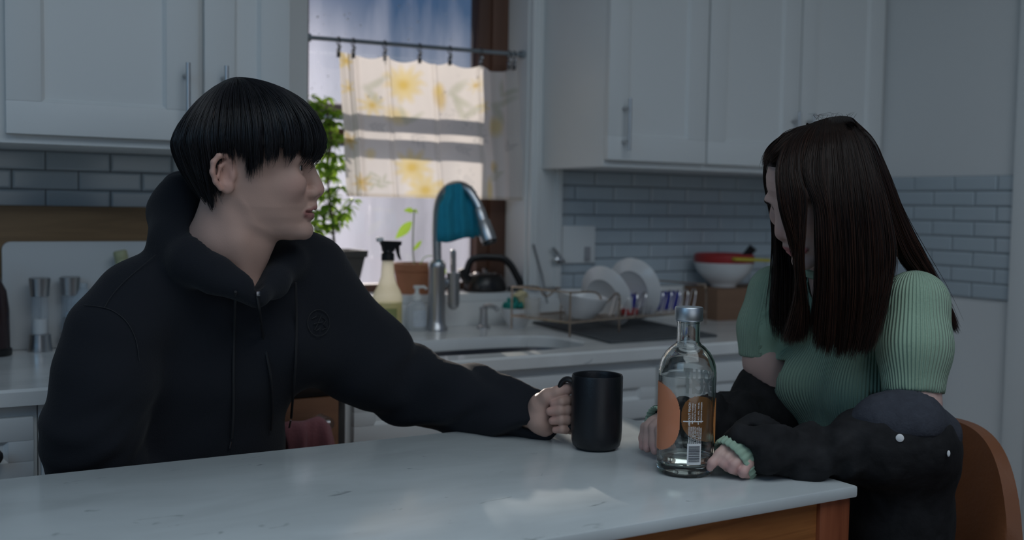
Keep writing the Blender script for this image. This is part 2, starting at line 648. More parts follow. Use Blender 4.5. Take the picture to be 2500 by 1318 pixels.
# what stands outside: a pale boarded garden fence
fm = mat('pale_boards', (0.58, 0.58, 0.70), 0.7, noise=0.1, nscale=2.0)
m = MB()
for i in range(60):
    m.box((-1.0 + i * 0.2, 9.0, -0.6), (-1.0 + i * 0.2 + 0.19, 9.03, 1.36), 0.004)
m.box((-1.0, 9.03, 1.1), (11.0, 9.08, 1.2))
m.box((-1.0, 9.03, 0.0), (11.0, 9.08, 0.1))
tag(m.build('garden_fence', fm), 'pale boarded fence outside behind the fogged window', 'fence')
m = MB().box((-20, 2.9, -0.65), (25, 60, -0.6))
struct(m.build('ground', mat('yard_ground', (0.3, 0.3, 0.29), 0.9, noise=0.2)))

# ------------------------------------------------------------------ worktop with sink cut-out
SINK_C, SINK_A, SINK_B = (1.255, 2.275), 0.275, 0.135


def rrect(cx, cy, a, b, p, n):
    out = []
    for i in range(n):
        t = 2 * math.pi * i / n
        c, s = math.cos(t), math.sin(t)
        out.append((cx + a * math.copysign(abs(c) ** (2 / p), c), cy + b * math.copysign(abs(s) ** (2 / p), s)))
    return out


m = MB()
N = 96
inner = rrect(*SINK_C, SINK_A, SINK_B, 3.4, N)
x0, x1, y0, y1 = -0.7, X_R, FRONT_Y, 2.66
outer = []
for i in range(N):
    t = 2 * math.pi * i / N
    dx, dy = math.cos(t), math.sin(t)
    k = min(((x1 if dx > 0 else x0) - SINK_C[0]) / dx if abs(dx) > 1e-9 else 1e9, ((y1 if dy > 0 else y0) - SINK_C[1]) / dy if abs(dy) > 1e-9 else 1e9)
    outer.append((SINK_C[0] + dx * k, SINK_C[1] + dy * k))
for cx, cy in ((x0, y0), (x1, y0), (x1, y1), (x0, y1)):
    i = min(range(N), key=lambda q: (outer[q][0] - cx) ** 2 + (outer[q][1] - cy) ** 2)
    outer[i] = (cx, cy)
zt, zb = 0.91, 0.88
rings = [[(p[0], p[1], zb) for p in inner], [(p[0], p[1], zt - 0.005) for p in inner],
         [(p[0] + (p[0] - SINK_C[0]) * 0.012, p[1] + (p[1] - SINK_C[1]) * 0.02, zt) for p in inner]]
far = [[(p[0], max(p[1], y0 + 0.005), zt) for p in outer], [(p[0], p[1], zt - 0.005) for p in outer], [(p[0], p[1], zb) for p in outer]]
m.grid(rings + far + [rings[0]], closed_u=True)
tag(m.build('worktop', QUARTZ, angle=30), 'long white quartz worktop with a low upstand running under the window', 'worktop')

m = MB()
m.box((x0, 2.66, 0.91), (WX0 - 0.107, 2.68, TILE_B), 0.002)
m.box((WX1 + 0.107, 2.66, 0.91), (x1, 2.68, TILE_B), 0.002)
m.box((WX0 - 0.107, 2.66, 0.91), (WX1 + 0.107, 2.68, WZ0 - 0.022), 0.002)
m.box((X_R - 0.02, FRONT_Y, 0.91), (X_R, 2.66, TILE_B), 0.002)
struct(m.build('trim_2', QUARTZ, angle=30))      # low quartz upstand against the walls

# sink bowl
m = MB()
prof = [(1.03, 0.879), (1.0, 0.878), (0.985, 0.86), (0.95, 0.74), (0.88, 0.715), (0.2, 0.708)]
m.grid([[(SINK_C[0] + (p[0] - SINK_C[0]) * k, SINK_C[1] + (p[1] - SINK_C[1]) * k, z) for p in inner] for k, z in prof], closed_u=True)
rt = thing('sink', 'undermounted stainless steel sink bowl set into the white worktop', 'sink', (SINK_C[0], SINK_C[1], 0.7))
m.build('basin', mat('sink_steel', (0.20, 0.20, 0.21), 0.3, 1.0), rt)
m = MB().lathe([(0.056, 0.7085), (0.05, 0.7105), (0.03, 0.706)], (SINK_C[0], SINK_C[1], 0), seg=24)
m.build('drain', CHROME, rt)

# ------------------------------------------------------------------ cabinets


def shaker(parent, name, xa, xb, za, zb, y, rail=0.065, th=0.02, rec=0.008):
    """shaker door or drawer front facing -y, its front face at y"""
    m = MB()
    m.box((xa, y, zb - rail), (xb, y + th, zb), 0.0015)
    m.box((xa, y, za), (xb, y + th, za + rail), 0.0015)
    m.box((xa, y, za + rail), (xa + rail, y + th, zb - rail), 0.0015)
    m.box((xb - rail, y, za + rail), (xb, y + th, zb - rail), 0.0015)
    m.box((xa + rail - 0.004, y + rec, za + rail - 0.004), (xb - rail + 0.004, y + th - 0.002, zb - rail + 0.004))
    c = [(xa + rail, za + rail), (xb - rail, za + rail), (xb - rail, zb - rail), (xa + rail, zb - rail)]
    d = 0.007
    ci = [(xa + rail + d, za + rail + d), (xb - rail - d, za + rail + d), (xb - rail - d, zb - rail - d), (xa + rail + d, zb - rail - d)]
    for i in range(4):                               # sloping inner lip
        j = (i + 1) % 4
        m.add([(c[i][0], y + 0.001, c[i][1]), (c[j][0], y + 0.001, c[j][1]), (ci[j][0], y + rec, ci[j][1]), (ci[i][0], y + rec, ci[i][1])], [(0, 1, 2, 3)])
    return m.build(name, WHITE, parent, angle=25)


def bar_handle(parent, x, z0, z1, y, horizontal=False):
    m = MB()
    if horizontal:
        m.tube([(z0, y - 0.03, x), (z1, y - 0.03, x)], 0.006, 10)
        for q in (0.2, 0.8):
            m.tube([(z0 + (z1 - z0) * q, y, x), (z0 + (z1 - z0) * q, y - 0.03, x)], 0.005, 8)
    else:
        m.tube([(x, y - 0.03, z0), (x, y - 0.03, z1)], 0.0048, 10)
        for q in (0.18, 0.82):
            m.tube([(x, y, z0 + (z1 - z0) * q), (x, y - 0.03, z0 + (z1 - z0) * q)], 0.005, 8)
    o = m.build('handle', STEEL, parent)
    o['label'] = 'brushed steel bar handle'
    return o


def upper(label, xa, xb, doors, handles):
    rt = thing('wall_cabinet', label, 'cabinet', ((xa + xb) / 2, WALL_Y, TILE_T), 'wall cabinets around the window')
    m = MB()
    m.box((xa, UP_Y, TILE_T), (xb, WALL_Y, 2.3), 0.0015)
    m.build('body', WHITE, rt)
    for (a, b), hx in zip(doors, handles):
        d = shaker(rt, 'door', a, b, TILE_T + 0.018, 2.27, UP_Y - 0.02)
        if hx is not None:
            bar_handle(d, hx, 1.402, 1.54, UP_Y - 0.02)
    return rt


upper('white wall cabinet at the left edge, only the rim of its door showing', -0.25, 0.205, [(-0.2, 0.19)], [None])
upper('white wall cabinet with one wide shaker door behind the man', 0.205, 0.598, [(0.216, 0.589)], [0.562])
upper('narrow white wall cabinet between the wide door and the window', 0.598, 0.80, [(0.604, 0.792)], [0.643])
upper('white wall cabinet just right of the window, handle on its left', 1.668, 2.008, [(1.668, 2.005)], [1.715])
upper('white double-door wall cabinet behind the woman, in the corner', 2.008, 2.735, [(2.012, 2.362), (2.368, 2.722)], [2.335, 2.395])


def base(label, xa, xb, name='base_cabinet', hollow=False):
    rt = thing(name, label, 'cabinet', ((xa + xb) / 2, WALL_Y, 0), 'base cabinets under the worktop')
    m = MB()
    if hollow:                                       # open inside, for the bowl of the sink
        m.box((xa, FRONT_Y + 0.0485, 0.119), (xa + 0.018, 2.641, 0.879))
        m.box((xb - 0.018, FRONT_Y + 0.0485, 0.119), (xb, 2.641, 0.879))
        m.box((xa, 2.642, 0.119), (xb, 2.66, 0.879))
        m.box((xa, FRONT_Y + 0.03, 0.1), (xb, 2.66, 0.118))
        m.box((xa, FRONT_Y + 0.03, 0.119), (xb, FRONT_Y + 0.048, 0.879))
    else:
        m.box((xa, FRONT_Y + 0.03, 0.1), (xb, 2.66, 0.879), 0.001)
    m.box((xa, FRONT_Y + 0.08, 0.0), (xb, 2.6, 0.1))
    m.build('body', WHITE, rt)
    return rt


def knob(parent, x, z, y):
    m = MB().lathe([(0.005, 0), (0.005, 0.014), (0.014, 0.02), (0.015, 0.026), (0.008, 0.03)], (x, y, z), Matrix(((1, 0, 0), (0, 0, -1), (0, 1, 0))), 16)
    o = m.build('knob', STEEL, parent)
    o['label'] = 'round steel knob'


FY = FRONT_Y + 0.01
rt = base('white base cabinet left of the man, drawer over doors', -0.7, 0.24)
d = shaker(rt, 'drawer', -0.16, 0.232, 0.735, 0.857, FY, 0.042)
knob(d, 0.165, 0.796, FY)
d = shaker(rt, 'drawer', -0.69, -0.168, 0.735, 0.857, FY, 0.042)
shaker(rt, 'door', -0.16, 0.232, 0.12, 0.727, FY)
shaker(rt, 'door', -0.69, -0.168, 0.12, 0.727, FY)
rt = base('white base cabinet hidden mostly behind the man', 0.242, 0.24 + 0.09)
m = MB().box((0.245, FY, 0.12), (0.325, FY + 0.02, 0.857), 0.002)
m.build('filler_panel', WHITE, rt)

# dishwasher with a towel on its bar
rt = thing('dishwasher', 'built-in dishwasher with a steel front coloured with a brown wood reflection beside the man', 'dishwasher', (0.57, 2.4, 0))
m = MB().box((0.332, FY + 0.02, 0.1), (0.815, 2.64, 0.879))
m.build('body', mat('dark_box', (0.03, 0.03, 0.03), 0.5), rt)
m = MB().box((0.336, FY - 0.012, 0.12), (0.812, FY + 0.02, 0.852), 0.004)
m.build('door', wood_mat('steel_wood_reflection', (0.20, 0.10, 0.06), (0.30, 0.15, 0.085), (0.3, 1, 2), 0.35), rt)  # brown reflection of wood put into the colour of the steel
m = MB().box((0.336, FY - 0.008, 0.854), (0.812, FY + 0.02, 0.876), 0.003)
m.build('control_strip', BLACKP, rt)
m = MB()
m.tube([(0.40, FY - 0.052, 0.806), (0.775, FY - 0.052, 0.806)], 0.009, 12)
for x in (0.42, 0.772):
    m.tube([(x, FY - 0.01, 0.806), (x, FY - 0.056, 0.806)], 0.013, 12)
m.build('handle', STEEL, rt)
rows = []
W = 40
for s, (dy, z) in enumerate([(0.022, 0.56), (0.020, 0.66), (0.018, 0.74), (0.016, 0.79), (0.012, 0.816), (0.0, 0.8235), (-0.016, 0.816), (-0.026, 0.795), (-0.034, 0.765), (-0.038, 0.72), (-0.040, 0.65), (-0.042, 0.55)]):
    row = []
    for j in range(W + 1):
        t = j / W
        f = math.sin(t * 11 + 0.25 * s) * 0.5 + math.sin(t * 23 + 0.6 * s) * 0.22
        row.append((0.678 + 0.100 * t + 0.004 * math.sin(s * 0.9 + t * 6), FY - 0.052 + dy + (0.012 * f if s > 5 else 0.004 * f) * min(1, abs(s - 5) / 2), z + 0.004 * math.sin(t * 9 + 1) - 0.012 * (2 * t - 1) ** 2 * (s > 3) * (s < 8)))
    rows.append(row)
m = MB()
m.grid(rows)
o = m.build('towel', mat('pink_terry', (0.40, 0.155, 0.17), 0.95, noise=0.2, nscale=30, bump=0.8, bscale=220, sheen=0.3), None, angle=None)
md = o.modifiers.new('thick', 'SOLIDIFY')
md.thickness = 0.008
sb_ = o.modifiers.new('soft', 'SUBSURF')
sb_.levels = sb_.render_levels = 1
tag(o, 'pink towel hanging over the dishwasher bar beside the man', 'towel')

rt = base('white sink base cabinet with a false drawer front, behind the reaching arm', 0.838, 1.655, hollow=True)
shaker(rt, 'door', 0.85, 1.244, 0.12, 0.727, FY)
shaker(rt, 'door', 1.25, 1.648, 0.12, 0.727, FY)
d = shaker(rt, 'false_drawer_front', 0.85, 1.648, 0.735, 0.857, FY, 0.046)
rt = base('white drawer base cabinet seen behind the glass bottle', 1.6552, 2.15)
for a, b in ((0.70, 0.857), (0.42, 0.692), (0.12, 0.412)):
    d = shaker(rt, 'drawer', 1.664, 2.143, a, b, FY, 0.05)
    bar_handle(d, (a + b) / 2, 1.83, 1.97, FY, True)
rt = base('white base cabinet in the corner behind the woman', 2.152, 2.734)
shaker(rt, 'door', 2.16, 2.7, 0.12, 0.857, FY)

# ------------------------------------------------------------------ table in front
TZ = 0.86
rt = thing('kitchen_table', 'white marble topped table with a warm wooden frame in the foreground', 'table', (0.4, 1.33, 0))
m = MB().box((-0.75, 1.042, TZ - 0.017), (1.196, 1.624, TZ), 0.004)
o = m.build('marble_top', MARBLE, rt, angle=30)
o['label'] = 'veined white marble slab'
PINE = wood_mat('orange_pine', (0.24, 0.085, 0.025), (0.42, 0.165, 0.05), (0.6, 6, 9), 0.4)
PINE2 = wood_mat('red_pine', (0.19, 0.05, 0.02), (0.30, 0.09, 0.038), (8, 8, 0.6), 0.4)
for x in (-0.742, 1.130):
    for y in (1.050, 1.556):
        m = MB().box((x, y, 0), (x + 0.06, y + 0.06, TZ - 0.017), 0.003)
        m.build('leg', PINE2, rt)
for y in (1.056, 1.588):
    m = MB().box((-0.682, y, 0.715), (1.130, y + 0.022, TZ - 0.017), 0.002)
    m.build('apron', PINE, rt)
for x in (-0.735, 1.160):
    m = MB().box((x, 1.110, 0.715), (x + 0.022, 1.556, TZ - 0.017), 0.002)
    m.build('apron', PINE, rt)
# ------------------------------------------------------------------ curtain, rod, clips
CY = 2.70
RODP = [np.array([WX0, CY + 0.001, 1.6805]), np.array([WX1, CY + 0.001, 1.692])]
m = MB()
m.tube(RODP, 0.0058, 12)
m.tube([RODP[1] - np.array([0.02, 0, 0]), RODP[1]], 0.011, 12)
m.tube([RODP[0], RODP[0] + np.array([0.02, 0, 0])], 0.011, 12)
o = m.build('curtain_rod', mat('rod_grey', (0.30, 0.34, 0.37), 0.3, 0.6))
tag(o, 'thin grey tension rod across the kitchen window', 'curtain rod')


def curtain():
    NX, NZ = 330, 230
    zt = 1.652
    U = np.linspace(0, 1, NX)
    V = np.linspace(0, 1, NZ)
    uu, vv = np.meshgrid(U, V)
    xl = 1.052 + 0.026 * vv
    xr = 1.603 + 0.027 * vv
    # narrow rolled pleat on the left, then broad flat panels with soft creases between them
    x = xl + (xr - xl) * uu
    clips_u = np.array([0.0, 0.075, 0.24, 0.43, 0.60, 0.78, 0.98])
    sag = np.zeros_like(U)
    for a, b in zip(clips_u[:-1], clips_u[1:]):
        w = (U >= a) & (U <= b)
        t = (U[w] - a) / (b - a)
        sag[w] = 0.012 * (b - a) / 0.17 * 4 * t * (1 - t)
    z = zt - 0.002 * uu - sag[None, :] * (1 - vv) - vv * (0.382 - 0.0 * uu)
    y = CY + 0.006 * np.sin(uu * 23 + 0.4 * np.sin(vv * 3)) * (0.4 + 0.6 * vv)
    for c, w, a in ((0.03, 0.02, 0.022), (0.09, 0.012, -0.014), (0.25, 0.012, 0.014), (0.505, 0.012, 0.013), (0.765, 0.012, 0.018), (0.85, 0.02, -0.014), (0.95, 0.03, -0.022)):
        cc = c + 0.02 * (vv - 0.3) * (0.5 - c)
        y -= a * np.exp(-((uu - cc) / w) ** 2)
    y += 0.006 * np.sin(vv * 9 + uu * 4) * np.exp(-((vv - 0.55) / 0.2) ** 2)
    col = np.ones((NZ, NX, 3)) * np.array([0.86, 0.82, 0.79])
    px = np.linspace(830, 1258, NX)[None, :] + vv * 22       # print coordinates across the cloth
    pz = 130 + vv * 352

    def blob(cx, cy, a, b, ang, c, soft=0.25, k=0.9):
        soft, k = soft * 1.7, k * 0.78
        nonlocal col
        ca, sa = math.cos(ang), math.sin(ang)
        X, Y = px - cx, pz - cy
        d = np.sqrt(((X * ca + Y * sa) / a) ** 2 + ((-X * sa + Y * ca) / b) ** 2)
        w = np.clip((1 + soft - d) / (2 * soft), 0, 1)[..., None] * k
        col = col * (1 - w) + np.array(c) * w
    Yl, Go, Gr, Dk = (0.84, 0.66, 0.22), (0.72, 0.50, 0.10), (0.55, 0.57, 0.44), (0.30, 0.31, 0.33)
    rg = random.Random(11)

    def petals(cx, cy, r, n, c, a0=0, k=0.8):
        for i in range(n):
            t = a0 + 2 * math.pi * i / n
            blob(cx + r * 0.6 * math.cos(t), cy + r * 0.6 * math.sin(t), r * 0.5, r * 0.2, t, c, 0.35, k)
        blob(cx, cy, r * 0.3, r * 0.3, 0, Go, 0.3, 0.75)

    def leaves(cx, cy, ang, n, L, c=Gr, k=0.75):
        for i in range(n):
            for s in (-1, 1):
                bx, by = cx + math.cos(ang) * L * 0.55 * i, cy + math.sin(ang) * L * 0.55 * i
                t = ang + s * 0.7
                blob(bx + math.cos(t) * L * 0.4, by + math.sin(t) * L * 0.4, L * 0.42, L * 0.14, t, c, 0.3, k)
    petals(978, 188, 42, 11, Yl)
    petals(905, 248, 26, 8, Yl, 0.3, 0.7)
    petals(1150, 178, 20, 8, Yl, 0.3, 0.3)
    blob(1063, 214, 15, 32, -0.12, Go, 0.25, 0.85)
    blob(1058, 196, 10, 16, 0.2, Yl, 0.3, 0.8)
    blob(962, 272, 26, 20, 0, Yl, 0.3, 0.8)
    petals(1002, 402, 40, 10, Yl, 0.2)
    petals(1032, 462, 38, 9, Yl, 0.1)
    petals(886, 446, 22, 7, Go, 0.2)
    blob(1190, 458, 11, 30, 0, Yl, 0.3, 0.85)
    blob(1205, 392, 9, 14, 0, Go, 0.3, 0.8)
    blob(1211, 280, 16, 24, 0, Yl, 0.3, 0.8)
    blob(1069, 448, 8, 14, 0, Yl, 0.3, 0.7)
    blob(904, 372, 10, 12, 0, Yl, 0.3, 0.7)
    petals(842, 150, 20, 6, Yl, 0, 0.9)
    petals(850, 215, 18, 6, Yl, 0.2, 0.6)
    petals(852, 345, 20, 6, Go, 0.2, 0.7)
    petals(1172, 235, 18, 6, Yl, 0.1, 0.6)
    leaves(892, 205, 0.2, 1, 62)
    leaves(1092, 208, -0.2, 1, 66)
    leaves(1122, 262, -1.3, 1, 64)
    leaves(985, 285, -1.2, 1, 50)
    leaves(1205, 222, 0.4, 1, 64)
    leaves(1222, 195, -0.9, 1, 50)
    leaves(905, 420, 1.3, 3, 26)
    leaves(920, 452, -0.6, 2, 26)
    leaves(1000, 320, 0.6, 3, 26, Dk, 0.35)
    leaves(900, 300, 0.2, 3, 20, Dk, 0.4)
    leaves(1150, 325, -0.2, 3, 22, Dk, 0.4)
    leaves(1110, 345, 0.3, 3, 20, Dk, 0.35)
    leaves(1200, 430, -1.0, 3, 22)
    leaves(1240, 345, -0.9, 2, 22, Dk, 0.4)
    leaves(1130, 420, 1.2, 3, 16, Dk, 0.25)
    for i in range(26):
        blob(rg.uniform(1080, 1180), rg.uniform(250, 300), 2.2, 2.2, 0, Dk, 0.5, 0.35)
    for i in range(20):
        blob(rg.uniform(1110, 1150), rg.uniform(390, 450), 2, 2, 0, Dk, 0.5, 0.25)
    w = np.clip((vv - 0.972) / 0.01, 0, 1)[..., None] * 0.35
    col = col * (1 - w) + np.array([0.42, 0.33, 0.2]) * w       # bottom hem is doubled cloth
    V3 = np.stack([x, y, z], -1).reshape(-1, 3)
    idx = np.arange(NX * NZ).reshape(NZ, NX)
    F = np.stack([idx[:-1, :-1], idx[:-1, 1:], idx[1:, 1:], idx[1:, :-1]], -1).reshape(-1, 4)
    cm = bpy.data.materials.new('printed_cotton')
    cm.use_nodes = True
    nt = cm.node_tree
    nt.nodes.remove(nt.nodes['Principled BSDF'])
    at_ = nt.nodes.new('ShaderNodeAttribute')
    at_.attribute_name = 'print'
    df = nt.nodes.new('ShaderNodeBsdfDiffuse')
    tl = nt.nodes.new('ShaderNodeBsdfTranslucent')
    mx = nt.nodes.new('ShaderNodeMixShader')
    mx.inputs[0].default_value = 0.55
    nt.links.new(at_.outputs['Color'], df.inputs[0])
    nt.links.new(at_.outputs['Color'], tl.inputs[0])
    nt.links.new(df.outputs[0], mx.inputs[1])
    nt.links.new(tl.outputs[0], mx.inputs[2])
    nt.links.new(mx.outputs[0], nt.nodes['Material Output'].inputs[0])
    o = mesh_obj('curtain', V3, F, cm, None, True, None)
    a = o.data.color_attributes.new('print', 'FLOAT_COLOR', 'POINT')
    a.data.foreach_set('color', np.concatenate([np.clip(col, 0, 1), np.ones((NZ, NX, 1))], -1).astype(np.float32).ravel())
    tag(o, 'half-height white curtain printed with yellow flowers and grey leaves', 'curtain')
    return [(1.052 + 0.551 * u) for u in clips_u]


CLIPX = curtain()
for i, x in enumerate(CLIPX + [1.575]):
    t = (x - WX0) / (WX1 - WX0)
    c = RODP[0] + (RODP[1] - RODP[0]) * t
    m = MB()
    m.tube([c + np.array([0, 0.011 * math.cos(a), 0.011 * math.sin(a) - 0.003]) for a in np.linspace(0, 2 * math.pi, 16, endpoint=False)], 0.0016, 6, closed=True)
    m.tube([c + np.array([0, 0, -0.014]), c + np.array([0, -0.002, -0.024])], 0.0018, 6)
    m.box(c + np.array([-0.004, -0.006, -0.046]), c + np.array([0.004, 0.004, -0.022]), 0.001)
    o = m.build('curtain_clip', mat('dark_chrome', (0.12, 0.12, 0.12), 0.15, 1.0) if i == 0 else bpy.data.materials['dark_chrome'])
    m = MB().sphere(c + np.array([0.003, -0.004, -0.018]), 0.0045, 12, 8)
    m.sphere(c + np.array([-0.002, -0.007, -0.030]), 0.0035, 12, 8)
    m.build('rivet', CHROME, o)
    tag(o, 'ring clip on the grey window rod holding up the flowered curtain', 'curtain clip', 'curtain ring clips')

# ------------------------------------------------------------------ on the sill
LEAF = mat('fresh_leaf', (0.16, 0.30, 0.05), 0.45, noise=0.35, nscale=14)
LEAF2 = mat('pale_leaf', (0.42, 0.60, 0.07), 0.45, noise=0.15)
for _m in (LEAF, LEAF2):                              # leaves let some light through
    nt = _m.node_tree
    b = nt.nodes['Principled BSDF']
    tl = nt.nodes.new('ShaderNodeBsdfTranslucent')
    tl.inputs[0].default_value = (0.45, 0.70, 0.08, 1)
    mx = nt.nodes.new('ShaderNodeMixShader')
    mx.inputs[0].default_value = 0.45
    nt.links.new(b.outputs[0], mx.inputs[1])
    nt.links.new(tl.outputs[0], mx.inputs[2])
    nt.links.new(mx.outputs[0], nt.nodes['Material Output'].inputs[0])
STEM = mat('stem_bark', (0.10, 0.085, 0.05), 0.8)
SOIL = mat('potting_soil', (0.03, 0.022, 0.016), 0.95)


def leaf(m, p, d, L, w, n_up, curl=0.25):
    """one leaf blade from p along d"""
    p, d, n = Vector(p), Vector(d).normalized(), Vector(n_up)
    s = d.cross(n).normalized()
    n = s.cross(d).normalized()
    prof = [(0, 0.0), (0.15, 0.55), (0.35, 0.95), (0.55, 1.0), (0.78, 0.62), (1.0, 0.0)]
    rows = []
    for t, k in prof:
        c = p + d * (L * t) - n * (curl * L * t * t)
        rows.append([c - s * (w * k) + n * (w * k * 0.3), c, c + s * (w * k) + n * (w * k * 0.3)])
    m.grid(rows)


# small tree in a square grey pot: a thin trunk with whorls of leaves
def potted_tree():
    base = on_y(822, 700, 2.735)
    base[2] = WZ0
    rt = thing('potted_tree', 'leafy little tree in a square dark grey pot beside the curtain', 'potted plant', base)
    bx, by, bz = base
    h = 0.125
    m = MB()

    def sq(r, z):
        return [(bx + r * sx, by + r * sy, bz + z) for sx, sy in ((-1, -1), (1, -1), (1, 1), (-1, 1))]
    m.grid([sq(0.040, 0), sq(0.058, h - 0.018), sq(0.063, h - 0.018), sq(0.064, h), sq(0.056, h), sq(0.054, h - 0.03)], closed_u=True)
    m.add(sq(0.040, 0), [(3, 2, 1, 0)])
    m.build('pot', mat('dark_grey_pot', (0.075, 0.068, 0.062), 0.45), rt, angle=25)
    m = MB()
    m.add(sq(0.0555, h - 0.012), [(0, 1, 2, 3)])
    m.build('soil', SOIL, rt)
    top = on_y(800, 250, 2.735)
    p1 = on_y(811, 540, 2.735)
    path = smooth_path([(bx - 0.004, by, bz + h - 0.02), p1, on_y(800, 430, 2.74), on_y(806, 330, 2.73), on_y(795, 265, 2.74)], 6)
    m = MB()
    m.tube(path, [0.0042 - 0.0026 * i / len(path) for i in range(len(path))], 8)
    rg = random.Random(3)
    lm = MB()
    whorls = [(768, 250, 9), (800, 268, 10), (818, 300, 11), (785, 300, 9), (800, 345, 11), (822, 380, 9), (790, 395, 10), (812, 430, 9), (775, 440, 7),
              (800, 500, 12), (822, 485, 9), (770, 515, 9), (840, 520, 8), (790, 545, 8), (862, 490, 6), (815, 545, 9), (760, 540, 7), (780, 350, 9), (830, 330, 7), (760, 235, 4), (772, 280, 8), (805, 290, 8), (825, 270, 6), (760, 262, 7), (790, 318, 9), (812, 345, 9), (828, 405, 8), (800, 370, 9), (775, 470, 8), (805, 462, 10), (832, 455, 8), (785, 520, 10), (812, 520, 10), (835, 545, 7), (768, 560, 7), (850, 505, 6), (796, 480, 9), (778, 410, 8), (815, 410, 8), (800, 240, 5), (825, 330, 7)]
    pth = np.array(path)
    for wx, wy, n in whorls:
        c = on_y(wx, wy, 2.745 + rg.uniform(-0.022, 0.028))
        c[0] = max(c[0], 0.985)
        k = int(np.argmin(np.abs(pth[:, 2] - (c[2] - 0.03))))
        m.tube(smooth_path([pth[k], (pth[k] + c) / 2 + np.array([0, 0, -0.006]), c], 4), 0.0014, 5)
        for i in range(n):
            a = 2 * math.pi * (i + rg.random() * 0.6) / n
            el = rg.uniform(-0.75, 0.35)
            d = (math.cos(a) * math.cos(el), math.sin(a) * math.cos(el), math.sin(el))
            L = rg.uniform(0.024, 0.046)
            if c[0] + d[0] * L < WX0 + 0.012:
                d = (-d[0], d[1], d[2])
            if not 2.708 < c[1] + d[1] * L < WOUT - 0.035:
                d = (d[0], -d[1] * 0.4, d[2])
            leaf(lm, c, d, L, L * rg.uniform(0.17, 0.26), (rg.uniform(-.4, .4), rg.uniform(-.4, .4), 1), 0.35)
    m.build('trunk', STEM, rt)
    lm.build('foliage', LEAF, rt, angle=None)['kind'] = 'stuff'


potted_tree()


def seedling_pot():
    c = on_y(1012, 716, 2.735)
    c[2] = WZ0
    rt = thing('terracotta_pot_plant', 'young broad-leaved plant in a terracotta pot behind the spray bottle', 'potted plant', c)
    m = MB().lathe([(0.046, 0), (0.0575, 0.060), (0.0575, 0.064), (0.062, 0.065), (0.063, 0.086), (0.056, 0.086), (0.054, 0.072)], c, seg=36)
    m.build('pot', mat('terracotta', (0.42, 0.17, 0.085), 0.8, noise=0.15, nscale=6), rt)
    m = MB().lathe([(0.0545, 0.075), (0.001, 0.077)], c, seg=24)
    m.build('soil', SOIL, rt)
    m = MB()
    top = on_y(1011, 512, 2.735)
    path = smooth_path([c + np.array([0, 0, 0.07]), on_y(1008, 600, 2.735), top], 6)
    m.tube(path, 0.0019, 6)
    m.build('stem', mat('green_stem', (0.28, 0.33, 0.14), 0.6), rt)
    for (x0, y0), (x1, y1), w, dy in (((1006, 540), (967, 582), 0.0135, -0.01), ((1011, 514), (988, 513), 0.008, -0.02), ((1011, 514), (1022, 519), 0.007, 0.02), ((1008, 612), (1032, 585), 0.006, 0.01), ((1062, 625), (1092, 668), 0.012, -0.012)):
        m = MB()
        a, b = on_y(x0, y0, 2.735), on_y(x1, y1, 2.735 + dy)
        if x0 == 1062:
            m.tube(smooth_path([c + np.array([0.01, 0, 0.072]), (a + c + np.array([0, 0, .1])) / 2, a], 4), 0.0012, 5)
        leaf(m, a, b - a, float(np.linalg.norm(b - a)), w, (0.1, -1, 0.35), 0.1)
        m.build('leaf', LEAF2, rt, angle=None)


seedling_pot()


# kettle
def kettle():
    c = on_y(1184, 712, 2.735)
    c[2] = WZ0
    rt = thing('kettle', 'black kettle with a tall loop handle on the window sill', 'kettle', c)
    m = MB().lathe([(0.062, 0.0), (0.066, 0.004), (0.066, 0.012), (0.060, 0.034), (0.050, 0.048), (0.03, 0.053)], c, seg=36, squash=(1.0, 0.85))
    m.build('body', mat('black_enamel', (0.018, 0.016, 0.016), 0.28), rt)
    m = MB().lathe([(0.034, 0.052), (0.030, 0.056), (0.006, 0.058), (0.006, 0.062), (0.010, 0.065), (0.006, 0.068)], c, seg=24)
    m.build('lid', mat('dull_chrome_lid', (0.35, 0.33, 0.32), 0.25, 1.0), rt)
    pts = [on_y(x, y, 2.745 - .058 * (x - 1136) / 138) for x, y in ((1136, 690), (1140, 660), (1150, 636), (1172, 628), (1205, 628), (1228, 631), (1246, 646), (1260, 670), (1271, 694), (1266, 706), (1240, 708))]
    m = MB().tube(smooth_path(pts, 5), 0.0088, 10, flat=(1.0, 1.2))
    m.build('handle', BLACKP, rt)
    m = MB().tube(smooth_path([c + np.array([-0.05, 0, 0.025]), c + np.array([-0.072, 0, 0.045]), c + np.array([-0.082, -0.0, 0.066])], 4), [0.016, 0.0145, 0.013, 0.012, 0.0115, 0.011, 0.0105, 0.01, 0.0095][:9], 12)
    m.build('spout', bpy.data.materials['black_enamel'], rt)


kettle()

